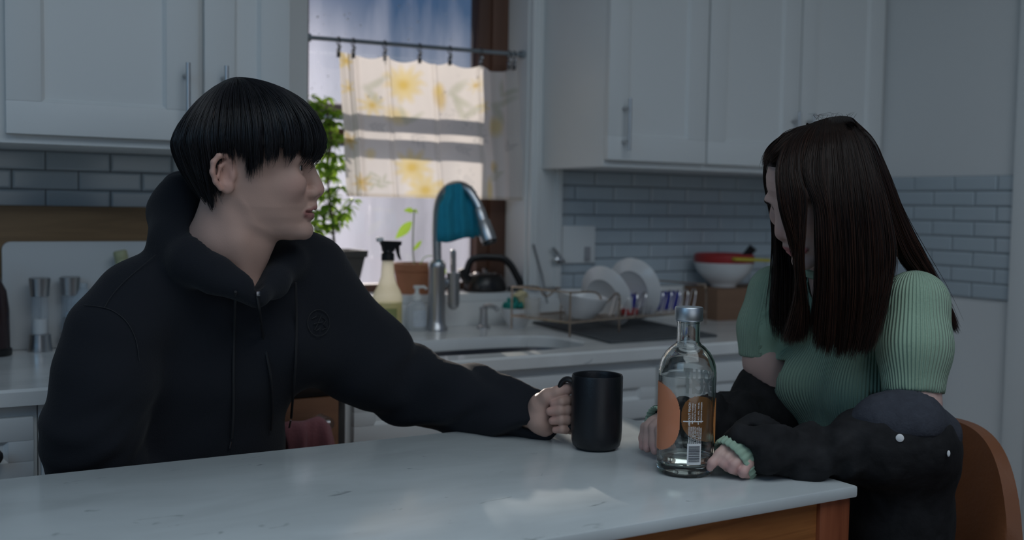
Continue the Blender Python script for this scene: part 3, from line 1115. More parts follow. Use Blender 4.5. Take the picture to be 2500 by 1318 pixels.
# ------------------------------------------------------------------ around the sink
def faucet():
    c = on_z(1065, 806, 0.91)
    c[1] = 2.60
    c[0] = on_y(1065, 806, 2.60)[0]
    rt = thing('faucet', 'tall brushed steel gooseneck kitchen faucet at the sink', 'faucet', c)
    Y = 2.60
    m = MB().lathe([(0.032, 0.0), (0.032, 0.006), (0.026, 0.014), (0.0235, 0.03), (0.0225, 0.165), (0.024, 0.17), (0.024, 0.182), (0.016, 0.192)], c, seg=32)
    m.build('body', STEEL, rt)
    s = c + np.array([0, 0, 0.185])
    # neck rises, arches towards the basin and comes down on the right
    pts = [s, on_y(1066, 560, Y), on_y(1070, 500, Y - 0.005), on_y(1085, 467, Y - 0.02), on_y(1112, 452, Y - 0.05), on_y(1140, 461, Y - 0.08), on_y(1162, 492, Y - 0.10), on_y(1172, 515, Y - 0.11)]
    m = MB().tube(smooth_path(pts, 8), 0.0125, 16)
    m.build('neck', STEEL, rt)
    a, b = on_y(1168, 508, Y - 0.107), on_y(1194, 588, Y - 0.13)
    ax = Vector(b - a)
    L = ax.length
    R = ax.to_track_quat('Z', 'Y').to_matrix()
    m = MB().lathe([(0.0135, 0), (0.0155, 0.004), (0.0165, L * 0.35), (0.0165, L * 0.38), (0.019, L * 0.42), (0.0215, L * 0.97), (0.019, L)], a, R, 24)
    h = m.build('spray_head', STEEL, rt)
    m = MB().lathe([(0.019, L - 0.002), (0.020, L + 0.007), (0.016, L + 0.009)], a, R, 24)
    m.build('nozzle', BLACKP, h)
    # lever on the right of the body
    e = on_y(1105, 690, Y)
    m = MB()
    m.tube([c + np.array([0.01, 0, e[2] - c[2]]), e], 0.015, 16)
    m.tube([on_y(1107, 742, Y - 0.01), on_y(1107, 665, Y - 0.01)], [0.0165, 0.0185], 18)
    m.sphere(on_y(1107, 742, Y - 0.01), 0.0165, 16, 8)
    m.tube([on_y(1107, 672, Y - 0.01), on_y(1106, 616, Y - 0.012)], [0.0075, 0.0085], 12)
    m.sphere(on_y(1106, 616, Y - 0.012), 0.0085, 12, 8)
    m.build('lever', STEEL, rt)
    # teal cloth hung over the neck
    rows = []
    n = 26
    front = [(1112, 586), (1112, 560), (1112, 530), (1112, 500), (1113, 474), (1114, 452), (1118, 446)]
    for i, (x, y) in enumerate(front + [(1126, 448), (1134, 462), (1136, 490), (1138, 525), (1140, 560), (1141, 578)]):
        row = []
        for j in range(n + 1):
            t = j / n
            back = i >= len(front)
            hw = (44 - 8 * max(0, (i - 1)) * (0.8 if not back else 0) * 0.35) if not back else 26
            wx = x + (t - 0.5) * 2 * hw + (6 if i < 4 else 2) * 0.3
            if i > 3 and not back:
                wx = 1118 + (t - 0.5) * 2 * (38 - 1.5 * i)
            wy = y + 6 * math.sin(t * 5 + 0.5) * (1 if i < 2 else 0.2) + 13 * abs(t - 0.45) * (1 if 3 < i < 9 else 0)
            d = Y - 0.062 + (-0.026 if not back else 0.03) * min(1, 0.35 + 0.2 * abs(i - 6)) + 0.007 * math.sin(t * 15 + i * 0.35)
            row.append(on_y(wx, wy, d))
        rows.append(row)
    m = MB().grid(rows)
    o = m.build('dish_cloth', mat('teal_cloth', (0.02, 0.30, 0.43), 0.9, noise=0.15, nscale=40, bump=0.5, bscale=260), None, angle=None)
    md = o.modifiers.new('thick', 'SOLIDIFY')
    md.thickness = 0.004
    tag(o, 'teal dish cloth draped over the gooseneck of the faucet', 'cloth')


faucet()

# spray bottle
def spray_bottle():
    c = on_z(945, 830, 0.91)
    rt = thing('spray_bottle', 'clear spray bottle with black trigger and green label', 'spray bottle', c)
    k = 1.0
    prof = [(0.034, 0.0), (0.038, 0.004), (0.038, 0.098), (0.039, 0.105), (0.036, 0.118), (0.024, 0.14), (0.0175, 0.16), (0.0155, 0.19), (0.0150, 0.20)]
    m = MB().lathe(prof, c, seg=36, squash=(1, 0.8))
    m.build('bottle', ink_mat('milky_plastic', (0.92, 0.88, 0.74), 0.22, 0.6), rt)
    m = MB().lathe([(0.0365, 0.003), (0.0365, 0.096)], c, seg=36, squash=(1, 0.8))
    m.build('liquid', ink_mat('yellow_cleaner', (0.62, 0.60, 0.16), 0.15, 0.6), rt)
    m = MB()
    rows = []
    for i in range(2):
        rows.append([(c[0] + 0.0388 * math.sin(a) - 0.0, c[1] - 0.0388 * 0.8 * math.cos(a), c[2] + (0.030, 0.082)[i]) for a in np.linspace(-1.1, 0.35, 12)])
    m.grid(rows)
    lb = m.build('label', mat('olive_label', (0.34, 0.36, 0.14), 0.5), rt)
    m = MB()
    m.grid([[(c[0] + 0.0394 * math.sin(a), c[1] - 0.0394 * 0.8 * math.cos(a), c[2] + z) for a in np.linspace(-0.9, -0.3, 8)] for z in (0.058, 0.07)])
    m.build('label_patch', mat('pale_label', (0.55, 0.57, 0.55), 0.5), lb)
    m = MB()
    m.lathe([(0.0165, 0.2), (0.0165, 0.217), (0.012, 0.221), (0.011, 0.226)], c, seg=24)
    t = c + np.array([0, 0, 0.222])
    m.prism([t + np.array([-0.022, -0.009, 0.028]), t + np.array([0.034, -0.009, 0.026]), t + np.array([0.033, -0.009, 0.016]), t + np.array([0.017, -0.009, 0.012]), t + np.array([0.013, -0.009, 0.0]), t + np.array([-0.012, -0.009, 0.0]), t + np.array([-0.015, -0.009, 0.014])], (0, 0.018, 0))
    m.prism([t + np.array([0.020, -0.006, 0.018]), t + np.array([0.029, -0.006, 0.018]), t + np.array([0.030, -0.006, -0.004]), t + np.array([0.035, -0.006, -0.022]), t + np.array([0.029, -0.006, -0.014]), t + np.array([0.024, -0.006, 0.0])], (0, 0.012, 0))
    tr = m.build('trigger_head', BLACKP, rt, angle=30)
    m = MB().box(t + np.array([-0.03, -0.008, 0.024]), t + np.array([-0.014, 0.008, 0.036]), 0.004)
    m.build('nozzle', mat('white_plastic', (0.8, 0.8, 0.78), 0.3), tr)


spray_bottle()


def soap_pump():
    c = on_y(1017, 806, 2.615)
    c[2] = 0.91
    rt = thing('soap_pump', 'small clear pump bottle between the spray bottle and faucet', 'soap bottle', c)
    m = MB().lathe([(0.025, 0), (0.027, 0.003), (0.027, 0.062), (0.022, 0.072), (0.013, 0.078), (0.012, 0.084)], c, seg=28)
    b = m.build('bottle', sheer_mat('clear_plastic', (0.72, 0.75, 0.78), 0.45, 0.15), rt)
    m = MB().grid([[(c[0] + 0.0275 * math.sin(a), c[1] - 0.0275 * math.cos(a), c[2] + z) for a in np.linspace(-0.8, 0.9, 12)] for z in (0.012, 0.056)])
    m.build('label', mat('soap_label', (0.55, 0.6, 0.66), 0.5, noise=0.25, nscale=120), b)
    m = MB()
    m.lathe([(0.0135, 0.083), (0.0135, 0.097), (0.006, 0.1), (0.005, 0.113), (0.010, 0.114), (0.010, 0.122)], c, seg=20)
    m.tube([c + np.array([0, 0, 0.118]), c + np.array([0.02, -0.004, 0.118]), c + np.array([0.026, -0.005, 0.112])], 0.004, 8)
    m.build('pump', bpy.data.materials['white_plastic'], rt)


soap_pump()

c = on_z(1180, 801, 0.91)
rt = thing('soap_dispenser', 'short chrome soap dispenser spout set in the worktop', 'soap dispenser', c)
m = MB().lathe([(0.019, 0), (0.019, 0.005), (0.012, 0.01), (0.0105, 0.05), (0.012, 0.052), (0.012, 0.058), (0.007, 0.06)], c, seg=24)
m.build('body', STEEL, rt)
m = MB().tube(smooth_path([c + np.array([0, 0, 0.056]), c + np.array([0.004, -0.012, 0.064]), c + np.array([0.018, -0.035, 0.060]), c + np.array([0.020, -0.042, 0.052])], 5), 0.0065, 12)
m.build('spout', STEEL, rt)

# scrubber bowl
c = on_z(1262, 800, 0.91)
rt = thing('small_bowl', 'small white bowl holding a scrubber and sponge beside the sink', 'bowl', c)
m = MB().lathe([(0.022, 0), (0.024, 0.004), (0.028, 0.01), (0.042, 0.036), (0.0475, 0.056), (0.0455, 0.0565), (0.040, 0.036), (0.02, 0.012)], c, seg=36)
m.build('bowl', mat('white_china', (0.72, 0.72, 0.72), 0.15), rt)
rg = random.Random(5)
m = MB()
for i in range(34):
    d = Vector((rg.gauss(0, 1), rg.gauss(0, 1), rg.gauss(0, 0.8))).normalized()
    p = Vector(c) + Vector((-0.016, -0.004, 0.062)) + Vector((d.x * 0.024, d.y * 0.022, d.z * 0.017))
    m.sphere(p, (0.011, 0.008, 0.006), 8, 6, Euler((rg.random() * 3, rg.random() * 3, rg.random() * 3)).to_matrix())
o = m.build('scrubber', mat('teal_scrubber', (0.02, 0.26, 0.22), 0.8, noise=0.4, nscale=60))
tag(o, 'teal scouring pad in the small white bowl', 'scrubber')
m = MB().box(c + np.array([-0.013, -0.012, 0.034]), c + np.array([0.021, 0.02, 0.098]), 0.007, Euler((0.15, -0.42, 0.1)).to_matrix())
for q in (0.0,):
    pass
o = m.build('sponge', mat('yellow_sponge', (0.62, 0.55, 0.33), 0.95, noise=0.2, nscale=50, bump=1.0, bscale=300), None, angle=30)
for v in o.data.vertices:
    v.co.x += 0.014
    v.co.z += 0.004
tag(o, 'pale yellow sponge leaning out of the small white bowl', 'sponge')

# drying mat
m = MB()
pts = [on_z(x, y, 0.9105) for x, y in ((1299, 789), (1490, 839), (1752, 822), (1560, 775))]
p0, p1, p3 = Vector(pts[0]), Vector(pts[1]), Vector(pts[2])
e1 = (p1 - p0)
e2 = (p3 - p1)
m.prism([p0, p1, p1 + e2, p0 + e2], (0, 0, 0.006))
o = m.build('drying_mat', mat('charcoal_mat', (0.085, 0.092, 0.098), 0.9, noise=0.3, nscale=30, bump=0.6, bscale=200))
bv = o.modifiers.new('round', 'BEVEL')
bv.width, bv.segments = 0.0025, 2
tag(o, 'charcoal drying mat under the wire dish rack', 'drying mat')


# wire dish rack
def dish_rack():
    WIRE = mat('copper_wire', (0.62, 0.48, 0.38), 0.25, 1.0)
    a = on_z(1500, 812, 0.917)                    # near left foot
    b = on_z(1722, 790, 0.917)                    # near right foot
    ex = Vector(b - a)
    Lx = ex.length
    ex.normalize()
    ey = Vector((-ex.y, ex.x, 0))
    Ly = 0.36 * 0.62
    c0 = Vector(a)
    rt = thing('dish_rack', 'copper wire dish rack with plates on the dark mat', 'dish rack', c0 + ex * Lx / 2 + ey * Ly / 2)
    W = lambda x, y, z: c0 + ex * x + ey * y + Vector((0, 0, z))
    LL = 0.17                                     # rack runs on to the left, towards the window
    m = MB()
    zb, zt = 0.036, 0.115
    for y in (0, Ly):
        m.tube(smooth_path([W(-LL, y, zt), W(-LL * 0.45, y, zt - 0.004), W(-0.05, y, zt - 0.028), W(-0.03, y, zt - 0.03), W(0.0, y, zt - 0.01)], 6), 0.0028, 8)
        m.tube(smooth_path([W(0, y, zt - 0.01), W(0.012, y, zt - 0.012), W(0.018, y, zt - 0.03), W(0.018, y, 0)], 5), 0.0028, 8)
        m.tube(smooth_path([W(Lx - 0.04, y, zt), W(Lx - 0.015, y, zt), W(Lx, y, zt - 0.02), W(Lx, y, 0)], 6), 0.0028, 8)
        m.tube([W(-LL, y, zb), W(Lx, y, zb)], 0.0025, 8)
        m.tube([W(-LL, y, zt), W(-LL, y, 0)], 0.0028, 8)
    m.build('frame', WIRE, rt)
    m = MB()
    for x in (-LL, Lx):
        m.tube([W(x, 0, zb), W(x, Ly, zb)], 0.0025, 8)
        m.tube([W(x, 0, zt), W(x, Ly, zt)], 0.0025, 8)
    for i in range(9):
        y = Ly * i / 8
        m.tube([W(-LL, y, zb), W(Lx, y, zb)], 0.0016, 6)
    m.build('base_grid', WIRE, rt)
    for i in range(10):
        x = 0.05 + (Lx - 0.06) * i / 9
        m = MB()
        m.tube(smooth_path([W(x - 0.012, 0.03, zb), W(x, 0.03, zb + 0.055), W(x + 0.002, 0.045, zb + 0.058), W(x - 0.01, 0.055, zb)], 4), 0.0017, 6)
        if 'steel_wire' not in bpy.data.materials:
            mat('steel_wire', (0.6, 0.6, 0.6), 0.25, 1.0)
        m.build('divider', bpy.data.materials['steel_wire'], rt)
        m = MB()
        m.tube(smooth_path([W(x - 0.012, Ly - 0.06, zb), W(x, Ly - 0.06, zb + 0.055), W(x + 0.002, Ly - 0.045, zb + 0.058), W(x - 0.01, Ly - 0.035, zb)], 4), 0.0017, 6)
        m.build('divider', bpy.data.materials['steel_wire'], rt)
    # plates standing in the rack
    CH = bpy.data.materials['white_china']

    def plate(px, py, d, r, tilt, lab, name='plate', yaw=0.0):
        c = at(px, py, d)
        ax = Vector((ex.x, ex.y, 0)) * math.cos(tilt) + Vector((0, 0, 1)) * math.sin(tilt)
        ax = Matrix.Rotation(yaw, 3, 'Z') @ ax
        R = ax.to_track_quat('Z', 'Y').to_matrix()
        m = MB().lathe([(0.001, 0.004), (r * 0.55, 0.004), (r * 0.62, 0.0), (r * 0.68, 0.003), (r * 0.98, 0.014), (r, 0.016), (r * 0.98, 0.018), (r * 0.66, 0.008), (r * 0.55, 0.0075), (0.001, 0.0075)], c, R, 40, cap0=False, cap1=False)
        return tag(m.build(name, CH, None, angle=50), lab, 'plate', 'white plates in the dish rack')
    plate(1541, 708, 3.03, 0.090, 0.20, 'white plate standing upright in the wire rack, the rear and taller one', yaw=0.12)
    plate(1472, 728, 2.985, 0.090, 0.30, 'white plate leaning to the left in the wire rack in front of another plate', yaw=0.05)
    c = W(-0.075, 0.06, zb + 0.004)
    R = Euler((0.12, 0.1, 0)).to_matrix()
    m = MB().lathe([(0.03, 0.0), (0.034, 0.003), (0.058, 0.03), (0.070, 0.062), (0.0685, 0.063), (0.056, 0.032), (0.028, 0.008)], c, R, 36)
    tag(m.build('serving_bowl', CH), 'white bowl lying in the left end of the wire rack', 'bowl')
    # packets behind the dividers
    a1, b1 = on_z(1575, 780, 0.957), on_z(1712, 776, 0.957)
    m = MB()
    for i, (x0, x1, hh) in enumerate(((0.135, Lx - 0.02, 0.052),)):
        m.box((0, 0, 0), (x1 - x0, 0.03, hh), 0.004)
        m.v = [tuple(W(x0 + v[0], Ly * 0.34 + v[1], zb + 0.003 + v[2])) for v in m.v]
    tag(m.build('blue_packet', mat('deep_blue_pack', (0.035, 0.04, 0.30), 0.4, noise=0.4, nscale=25)), 'dark blue packet standing in the wire rack behind the dividers', 'packet')
    m = MB().box((0, 0, 0), (0.05, 0.02, 0.018), 0.003)
    m.v = [tuple(W(0.085 + v[0], 0.035 + v[1], zb + 0.002 + v[2])) for v in m.v]
    tag(m.build('red_lid', mat('red_plastic', (0.36, 0.03, 0.03), 0.4)), 'small red lid lying on the rack grid near the plates', 'lid')
    m = MB()
    for k, (x, h) in enumerate(((-0.152, 0.05),)):
        q = W(x, 0.16, zb + 0.003)
        m.lathe([(0.02, 0), (0.022, h), (0.0205, h), (0.0185, 0.003)], q, seg=20, cap1=False)
    tag(m.build('clear_cup', sheer_mat('clear_tumbler', (0.7, 0.68, 0.64), 0.72, 0.05)), 'clear plastic cup in the far left corner of the wire rack', 'cup')


dish_rack()

# cardboard box and mixing bowl in the corner
c = on_z(1795, 784, 0.91)
m = MB()
R = Matrix.Rotation(-0.05, 3, 'Z')
p = np.array([on_z(1735, 781, 0.91)[0], 2.47, 0.91])
m.box(p, p + np.array([0.40, 0.17, 0.097]), 0.0015, R)
o = m.build('cardboard_box', mat('cardboard', (0.21, 0.12, 0.075), 0.85, noise=0.12, nscale=5, stretch=(1, 1, 12)))
tag(o, 'brown cardboard box on the worktop under the white mixing bowl', 'box')
c = at(1828, 705, 3.26)
c = np.array([2.285, 2.555, 1.0085])
rt = thing('mixing_bowl', 'white mixing bowl standing on the cardboard box', 'bowl', c)
m = MB().lathe([(0.04, 0), (0.042, 0.008), (0.055, 0.018), (0.084, 0.05), (0.095, 0.076), (0.092, 0.0765), (0.08, 0.05), (0.03, 0.015)], c, seg=40)
m.build('bowl', bpy.data.materials['white_china'], rt)
m = MB().lathe([(0.088, 0.07), (0.094, 0.078), (0.093, 0.100), (0.086, 0.104), (0.07, 0.094)], c, seg=40)
tag(m.build('colander', bpy.data.materials['red_plastic'], None), 'red colander nested in the white mixing bowl', 'colander')
m = MB().box((c[0] - 0.045, c[1] - 0.104, c[2] + 0.084), (c[0] + 0.1, c[1] - 0.085, c[2] + 0.094), 0.003, Euler((0, 0.04, 0)).to_matrix())
tag(m.build('yellow_spatula', mat('yellow_plastic', (0.50, 0.42, 0.04), 0.45)), 'yellow utensil lying across the red colander', 'utensil')
m = MB()
m.tube([(c[0] + 0.06, c[1] - 0.03, c[2] + 0.095), (c[0] + 0.075, c[1] - 0.05, c[2] + 0.125)], [0.012, 0.014], 12)
tag(m.build('black_knob_tool', BLACKP), 'black handle sticking out of the mixing bowl', 'utensil')

# wall plate with switch and a steel scoop hung beside it
p0, p1 = on_y(1369, 643, 2.667), on_y(1451, 551, 2.667)
rt = thing('wall_plate', 'wide white outlet plate on the grey tiles right of the window', 'outlet', (p0[0], 2.667, p0[2]))
m = MB().box((p0[0], 2.660, p0[2]), (p1[0], 2.672, p1[2]), 0.003)
m.build('plate', WHITE, rt)
m = MB().box((p1[0] - 0.04, 2.652, p0[2] + 0.008), (p1[0] - 0.022, 2.661, p0[2] + 0.05), 0.002)
m.build('socket_insert', mat('grey_plastic', (0.35, 0.35, 0.37), 0.4), rt)
m = MB()
a, b = on_y(1349, 604, 2.64), on_y(1378, 640, 2.64)
m.tube([a, b], 0.0055, 10)
m.sphere(on_y(1362, 634, 2.64), (0.016, 0.011, 0.012), 14, 8)
m.tube([b, b + np.array([0.0, 0.03, 0.0])], 0.005, 8)
tag(m.build('steel_hook', CHROME), 'shiny steel hook fixed beside the outlet plate', 'hook')
m = MB()
m.tube([on_y(1302, 596, 2.655), on_y(1324, 674, 2.645), on_y(1336, 740, 2.62)], 0.003, 8)
tag(m.build('bottle_brush', mat('grey_rod', (0.2, 0.21, 0.22), 0.5)), 'thin grey rod leaning on the window casing behind the dish rack', 'rod')
# low ledge shelf the plate casts onto
# ------------------------------------------------------------------ left worktop
y = 2.655
m = MB()
a, b = on_y(-260, 503, y), on_y(430, 506, y)
m.box((a[0], 2.635, 0.911), (b[0], 2.655, b[2]), 0.004)
o = m.build('wooden_board', wood_mat('board_wood', (0.15, 0.085, 0.035), (0.26, 0.155, 0.07), (0.5, 4, 5)))
tag(o, 'large wooden board leaning on the tiles behind the white board', 'board')
a, b = on_y(4, 590, 2.62), on_y(500, 584, 2.62)
xa, xb, zb = a[0], b[0], a[2]
m = MB()
rad = 0.018
out = [(xa, 2.615, 0.911), (xb, 2.615, 0.911)] + arc((xb - rad, 2.615, zb - rad), rad, 0, math.pi / 2, 6, (1, 0, 0), (0, 0, 1)) + arc((xa + rad, 2.615, zb - rad), rad, math.pi / 2, math.pi, 6, (1, 0, 0), (0, 0, 1))
m.prism(out, (0, 0.012, 0))
o = m.build('cutting_board', mat('white_board', (0.55, 0.57, 0.58), 0.5))
tag(o, 'white plastic cutting board propped behind the two mills', 'cutting board')


def mill(px, py, fill, lab):
    c = on_z(px, py, 0.91)
    rt = thing('pepper_mill', lab, 'mill', c, 'steel and clear mills')
    s = on_z(px, py, 0.91)
    m = MB().lathe([(0.0255, 0), (0.026, 0.003), (0.0235, 0.018), (0.0232, 0.022), (0.0225, 0.039), (0.018, 0.041)], c, seg=28)
    m.build('base', STEEL, rt)
    m = MB().lathe([(0.0182, 0.040), (0.0185, 0.05), (0.0175, 0.12), (0.0178, 0.126)], c, seg=28)
    m.build('body', sheer_mat('mill_glass', (0.6, 0.65, 0.7), 0.7, 0.05) if 'mill_glass' not in bpy.data.materials else bpy.data.materials['mill_glass'], rt)
    m = MB().lathe([(0.0150, 0.041), (0.0150, 0.073)], c, seg=24)
    m.build('filling', fill, rt)
    m = MB().lathe([(0.0195, 0.124), (0.0225, 0.160), (0.0228, 0.164), (0.018, 0.166)], c, seg=28)
    m.build('cap', STEEL, rt)
    m = MB().tube([c + np.array([0, 0, 0.04]), c + np.array([0, 0, 0.125])], 0.003, 8)
    m.build('spindle', STEEL, rt)


SALT = mat('salt', (0.75, 0.75, 0.74), 0.9)
PEP = mat('peppercorns', (0.10, 0.09, 0.085), 0.9, noise=0.5, nscale=250)
mill(98, 858, SALT, 'steel and clear mill filled with white salt, fully visible')
c2 = on_z(172, 850, 0.91)
mill(172, 852, PEP, "steel capped mill half hidden by the man's shoulder")
# ribbed water bottle behind it
c = on_y(172, 846, 2.578)
c[2] = 0.91
c[0] += 0.012
m = MB()
prof = [(0.03, 0)]
for i in range(9):
    prof += [(0.033, 0.004 + i * 0.012), (0.0345, 0.010 + i * 0.012), (0.033, 0.0155 + i * 0.012)]
prof += [(0.028, 0.122), (0.012, 0.138), (0.012, 0.15)]
c = c + np.array([0.016, 0.014, 0])
rt = thing('water_bottle', "ribbed clear plastic water bottle behind the shoulder of the man", 'bottle', c + np.array([0.0, 0.0, 0]))
m.lathe(prof, c, seg=28)
m.build('bottle', sheer_mat('pet_plastic', (0.55, 0.66, 0.75), 0.55, 0.1), rt)
m = MB().lathe([(0.0348, 0.045), (0.0348, 0.085)], c, seg=28, cap0=False, cap1=False)
m.build('label', mat('blue_label', (0.30, 0.45, 0.58), 0.4, noise=0.3, nscale=60), rt)
# dark bottle at the picture's left edge
c = on_z(-14, 868, 0.91)
rt = thing('dark_bottle', 'dark red bottle at the left end of the worktop', 'bottle', c)
m = MB().lathe([(0.030, 0), (0.032, 0.004), (0.031, 0.10), (0.026, 0.14), (0.012, 0.17), (0.012, 0.21)], c, seg=28)
m.build('body', mat('dark_red_glass', (0.035, 0.02, 0.022), 0.15), rt)
m = MB().lathe([(0.034, 0.0), (0.036, 0.003), (0.036, 0.014), (0.033, 0.017)], c, seg=28)
m.build('coaster_base', BLACKP, rt)
# things poking up behind the shoulder
a, b = on_y(310, 690, 2.58), on_y(292, 612, 2.58)
rt = thing('sauce_bottle', "slim bottle with a pale green cap leaning behind the man's shoulder", 'bottle', on_z(325, 830, 0.911))
d = Vector(b - a).normalized()
foot = Vector(b) - d * ((b[2] - 0.912) / d.z)
R = d.to_track_quat('Z', 'Y').to_matrix()
L = (Vector(b) - foot).length
m = MB().lathe([(0.018, 0), (0.02, 0.003), (0.02, L * 0.55), (0.011, L * 0.72), (0.011, L - 0.04)], foot, R, 24)
m.build('body', mat('oil_glass', (0.10, 0.10, 0.03), 0.15), rt)
m = MB().lathe([(0.0135, L - 0.045), (0.0155, L - 0.04), (0.0155, L - 0.022), (0.0145, L - 0.02), (0.0155, L - 0.018), (0.0155, L - 0.003), (0.013, L)], foot, R, 24)
m.build('cap', mat('pale_green_cap', (0.36, 0.37, 0.22), 0.5), rt)
c = on_y(385, 830, 2.55)
c[2] = 0.91
m = MB().lathe([(0.028, 0), (0.030, 0.003), (0.034, 0.212), (0.0325, 0.212), (0.029, 0.006), (0.001, 0.006)], c, seg=28, cap1=False)
tag(m.build('tall_glass', sheer_mat('tumbler_glass', (0.6, 0.64, 0.68), 0.7, 0.04)), "tall clear glass beside the green-capped bottle at the man's shoulder", 'glass')
# ------------------------------------------------------------------ smooth solids: distance fields meshed with surface nets


class Field:
    def __init__(self, lo, hi, h):
        self.lo, self.h = np.array(lo, float), h
        n = np.ceil((np.array(hi, float) - self.lo) / h).astype(int) + 1
        self.ax = [(self.lo[i] + h * np.arange(n[i])).astype(np.float32) for i in range(3)]
        self.F = np.full(n, 1.0, np.float32)

    def block(self, lo, hi):
        s = []
        for i in range(3):
            a = int(np.searchsorted(self.ax[i], lo[i]))
            b = int(np.searchsorted(self.ax[i], hi[i]))
            s.append(slice(max(a - 1, 0), min(b + 1, len(self.ax[i]))))
        X = self.ax[0][s[0]][:, None, None]
        Y = self.ax[1][s[1]][None, :, None]
        Z = self.ax[2][s[2]][None, None, :]
        return tuple(s), X, Y, Z

    def mix(self, fn, lo, hi, k, sub=False):
        pad = k * 1.5 + 3 * self.h
        s, X, Y, Z = self.block(np.array(lo) - pad, np.array(hi) + pad)
        if self.F[s].size == 0:
            return self
        d = fn(X, Y, Z).astype(np.float32)
        a = self.F[s]
        if sub:
            a, d = -a, d
        k = max(k, 1e-6)
        t = np.clip(0.5 + 0.5 * (a - d) / k, 0, 1)
        r = a * (1 - t) + d * t - k * t * (1 - t)
        self.F[s] = -r if sub else r
        return self

    def cone(self, a, b, ra, rb, k=0.01, sub=False):
        a, b = np.array(a, float), np.array(b, float)
        ab = b - a
        L2 = max(float(ab @ ab), 1e-12)

        def fn(X, Y, Z):
            t = np.clip(((X - a[0]) * ab[0] + (Y - a[1]) * ab[1] + (Z - a[2]) * ab[2]) / L2, 0, 1)
            return np.sqrt((X - a[0] - ab[0] * t) ** 2 + (Y - a[1] - ab[1] * t) ** 2 + (Z - a[2] - ab[2] * t) ** 2) - (ra + (rb - ra) * t)
        r = max(ra, rb)
        return self.mix(fn, np.minimum(a, b) - r, np.maximum(a, b) + r, k, sub)

    def chain(self, pts, rad, k=0.01, sub=False):
        for i in range(len(pts) - 1):
            self.cone(pts[i], pts[i + 1], rad[i], rad[i + 1], k, sub)
        return self

    def ell(self, c, r, k=0.01, R=None, sub=False):
        c, r = np.array(c, float), np.array(r if hasattr(r, '__len__') else (r, r, r), float)
        Rm = np.array(R if R is not None else np.eye(3), float)

        def fn(X, Y, Z):
            x, y, z = X - c[0], Y - c[1], Z - c[2]
            q = [(Rm[0, i] * x + Rm[1, i] * y + Rm[2, i] * z) for i in range(3)]
            k0 = np.sqrt((q[0] / r[0]) ** 2 + (q[1] / r[1]) ** 2 + (q[2] / r[2]) ** 2)
            k1 = np.sqrt((q[0] / r[0] ** 2) ** 2 + (q[1] / r[1] ** 2) ** 2 + (q[2] / r[2] ** 2) ** 2)
            return k0 * (k0 - 1.0) / np.maximum(k1, 1e-6)
        m = r.max()
        return self.mix(fn, c - m, c + m, k, sub)

    def displace(self, fn):
        """fn(X,Y,Z) is added to the field (positive carves in)"""
        X = self.ax[0][:, None, None]
        Y = self.ax[1][None, :, None]
        Z = self.ax[2][None, None, :]
        w = np.abs(self.F) < 0.06
        self.F = np.where(w, self.F + fn(X, Y, Z), self.F).astype(np.float32)
        return self

    def mesh(self, smooth=2):
        F = self.F
        ins = F < 0
        c = [(i, j, k) for i in (0, 1) for j in (0, 1) for k in (0, 1)]
        n = np.array(F.shape)

        def sl(A, o):
            return A[o[0]:n[0] - 1 + o[0], o[1]:n[1] - 1 + o[1], o[2]:n[2] - 1 + o[2]]
        cnt = sum(sl(ins, o).astype(np.int8) for o in c)
        act = (cnt > 0) & (cnt < 8)
        I = np.argwhere(act)
        vid = np.full(act.shape, -1, np.int64)
        vid[act] = np.arange(len(I))
        vals = np.stack([F[I[:, 0] + o[0], I[:, 1] + o[1], I[:, 2] + o[2]] for o in c], 1)
        acc = np.zeros((len(I), 3))
        w = np.zeros(len(I))
        for a in range(8):
            for b in range(a + 1, 8):
                if sum(abs(c[a][q] - c[b][q]) for q in range(3)) != 1:
                    continue
                va, vb = vals[:, a], vals[:, b]
                x = (va < 0) != (vb < 0)
                t = np.where(x, va / np.where(x, va - vb, 1), 0)
                pa, pb = np.array(c[a], float), np.array(c[b], float)
                acc += np.where(x[:, None], pa + (pb - pa) * t[:, None], 0)
                w += x
        V = self.lo + (I + acc / w[:, None]) * self.h
        quads = []
        for ax in range(3):
            o = [0, 0, 0]
            o[ax] = 1
            A = ins[tuple(slice(0, n[q] - o[q]) for q in range(3))]
            B = ins[tuple(slice(o[q], None) for q in range(3))]
            ch = A != B
            b, d = [q for q in range(3) if q != ax]
            E = np.argwhere(ch)
            E = E[(E[:, b] > 0) & (E[:, d] > 0) & (E[:, b] < n[b] - 1) & (E[:, d] < n[d] - 1)]
            if not len(E):
                continue
            q = []
            for db, dd in ((-1, -1), (0, -1), (0, 0), (-1, 0)):
                G = E.copy()
                G[:, b] += db
                G[:, d] += dd
                q.append(vid[G[:, 0], G[:, 1], G[:, 2]])
            q = np.stack(q, 1)
            flip = ~A[E[:, 0], E[:, 1], E[:, 2]]
            if ax == 1:
                flip = ~flip
            q[flip] = q[flip][:, ::-1]
            quads.append(q)
        Q = np.concatenate(quads)
        Q = Q[(Q >= 0).all(1)]
        return relax(V, Q, smooth), Q


def relax(V, Q, n, lam=0.5):
    e = np.concatenate([Q[:, [0, 1]], Q[:, [1, 2]], Q[:, [2, 3]], Q[:, [3, 0]]])
    e = np.concatenate([e, e[:, ::-1]])
    deg = np.bincount(e[:, 0], minlength=len(V))[:, None]
    for _ in range(n):
        s = np.stack([np.bincount(e[:, 0], weights=V[e[:, 1], k], minlength=len(V)) for k in range(3)], 1)
        V = V + lam * (s / np.maximum(deg, 1) - V)
    return V


def wob(X, Y, Z, f, seed, n=5):
    rg = np.random.RandomState(seed)
    out = 0
    for _ in range(n):
        d = rg.normal(size=3)
        d /= np.linalg.norm(d)
        out = out + np.sin((X * d[0] + Y * d[1] + Z * d[2]) * f * rg.uniform(0.7, 1.4) + rg.uniform(0, 6.3))
    return out / n


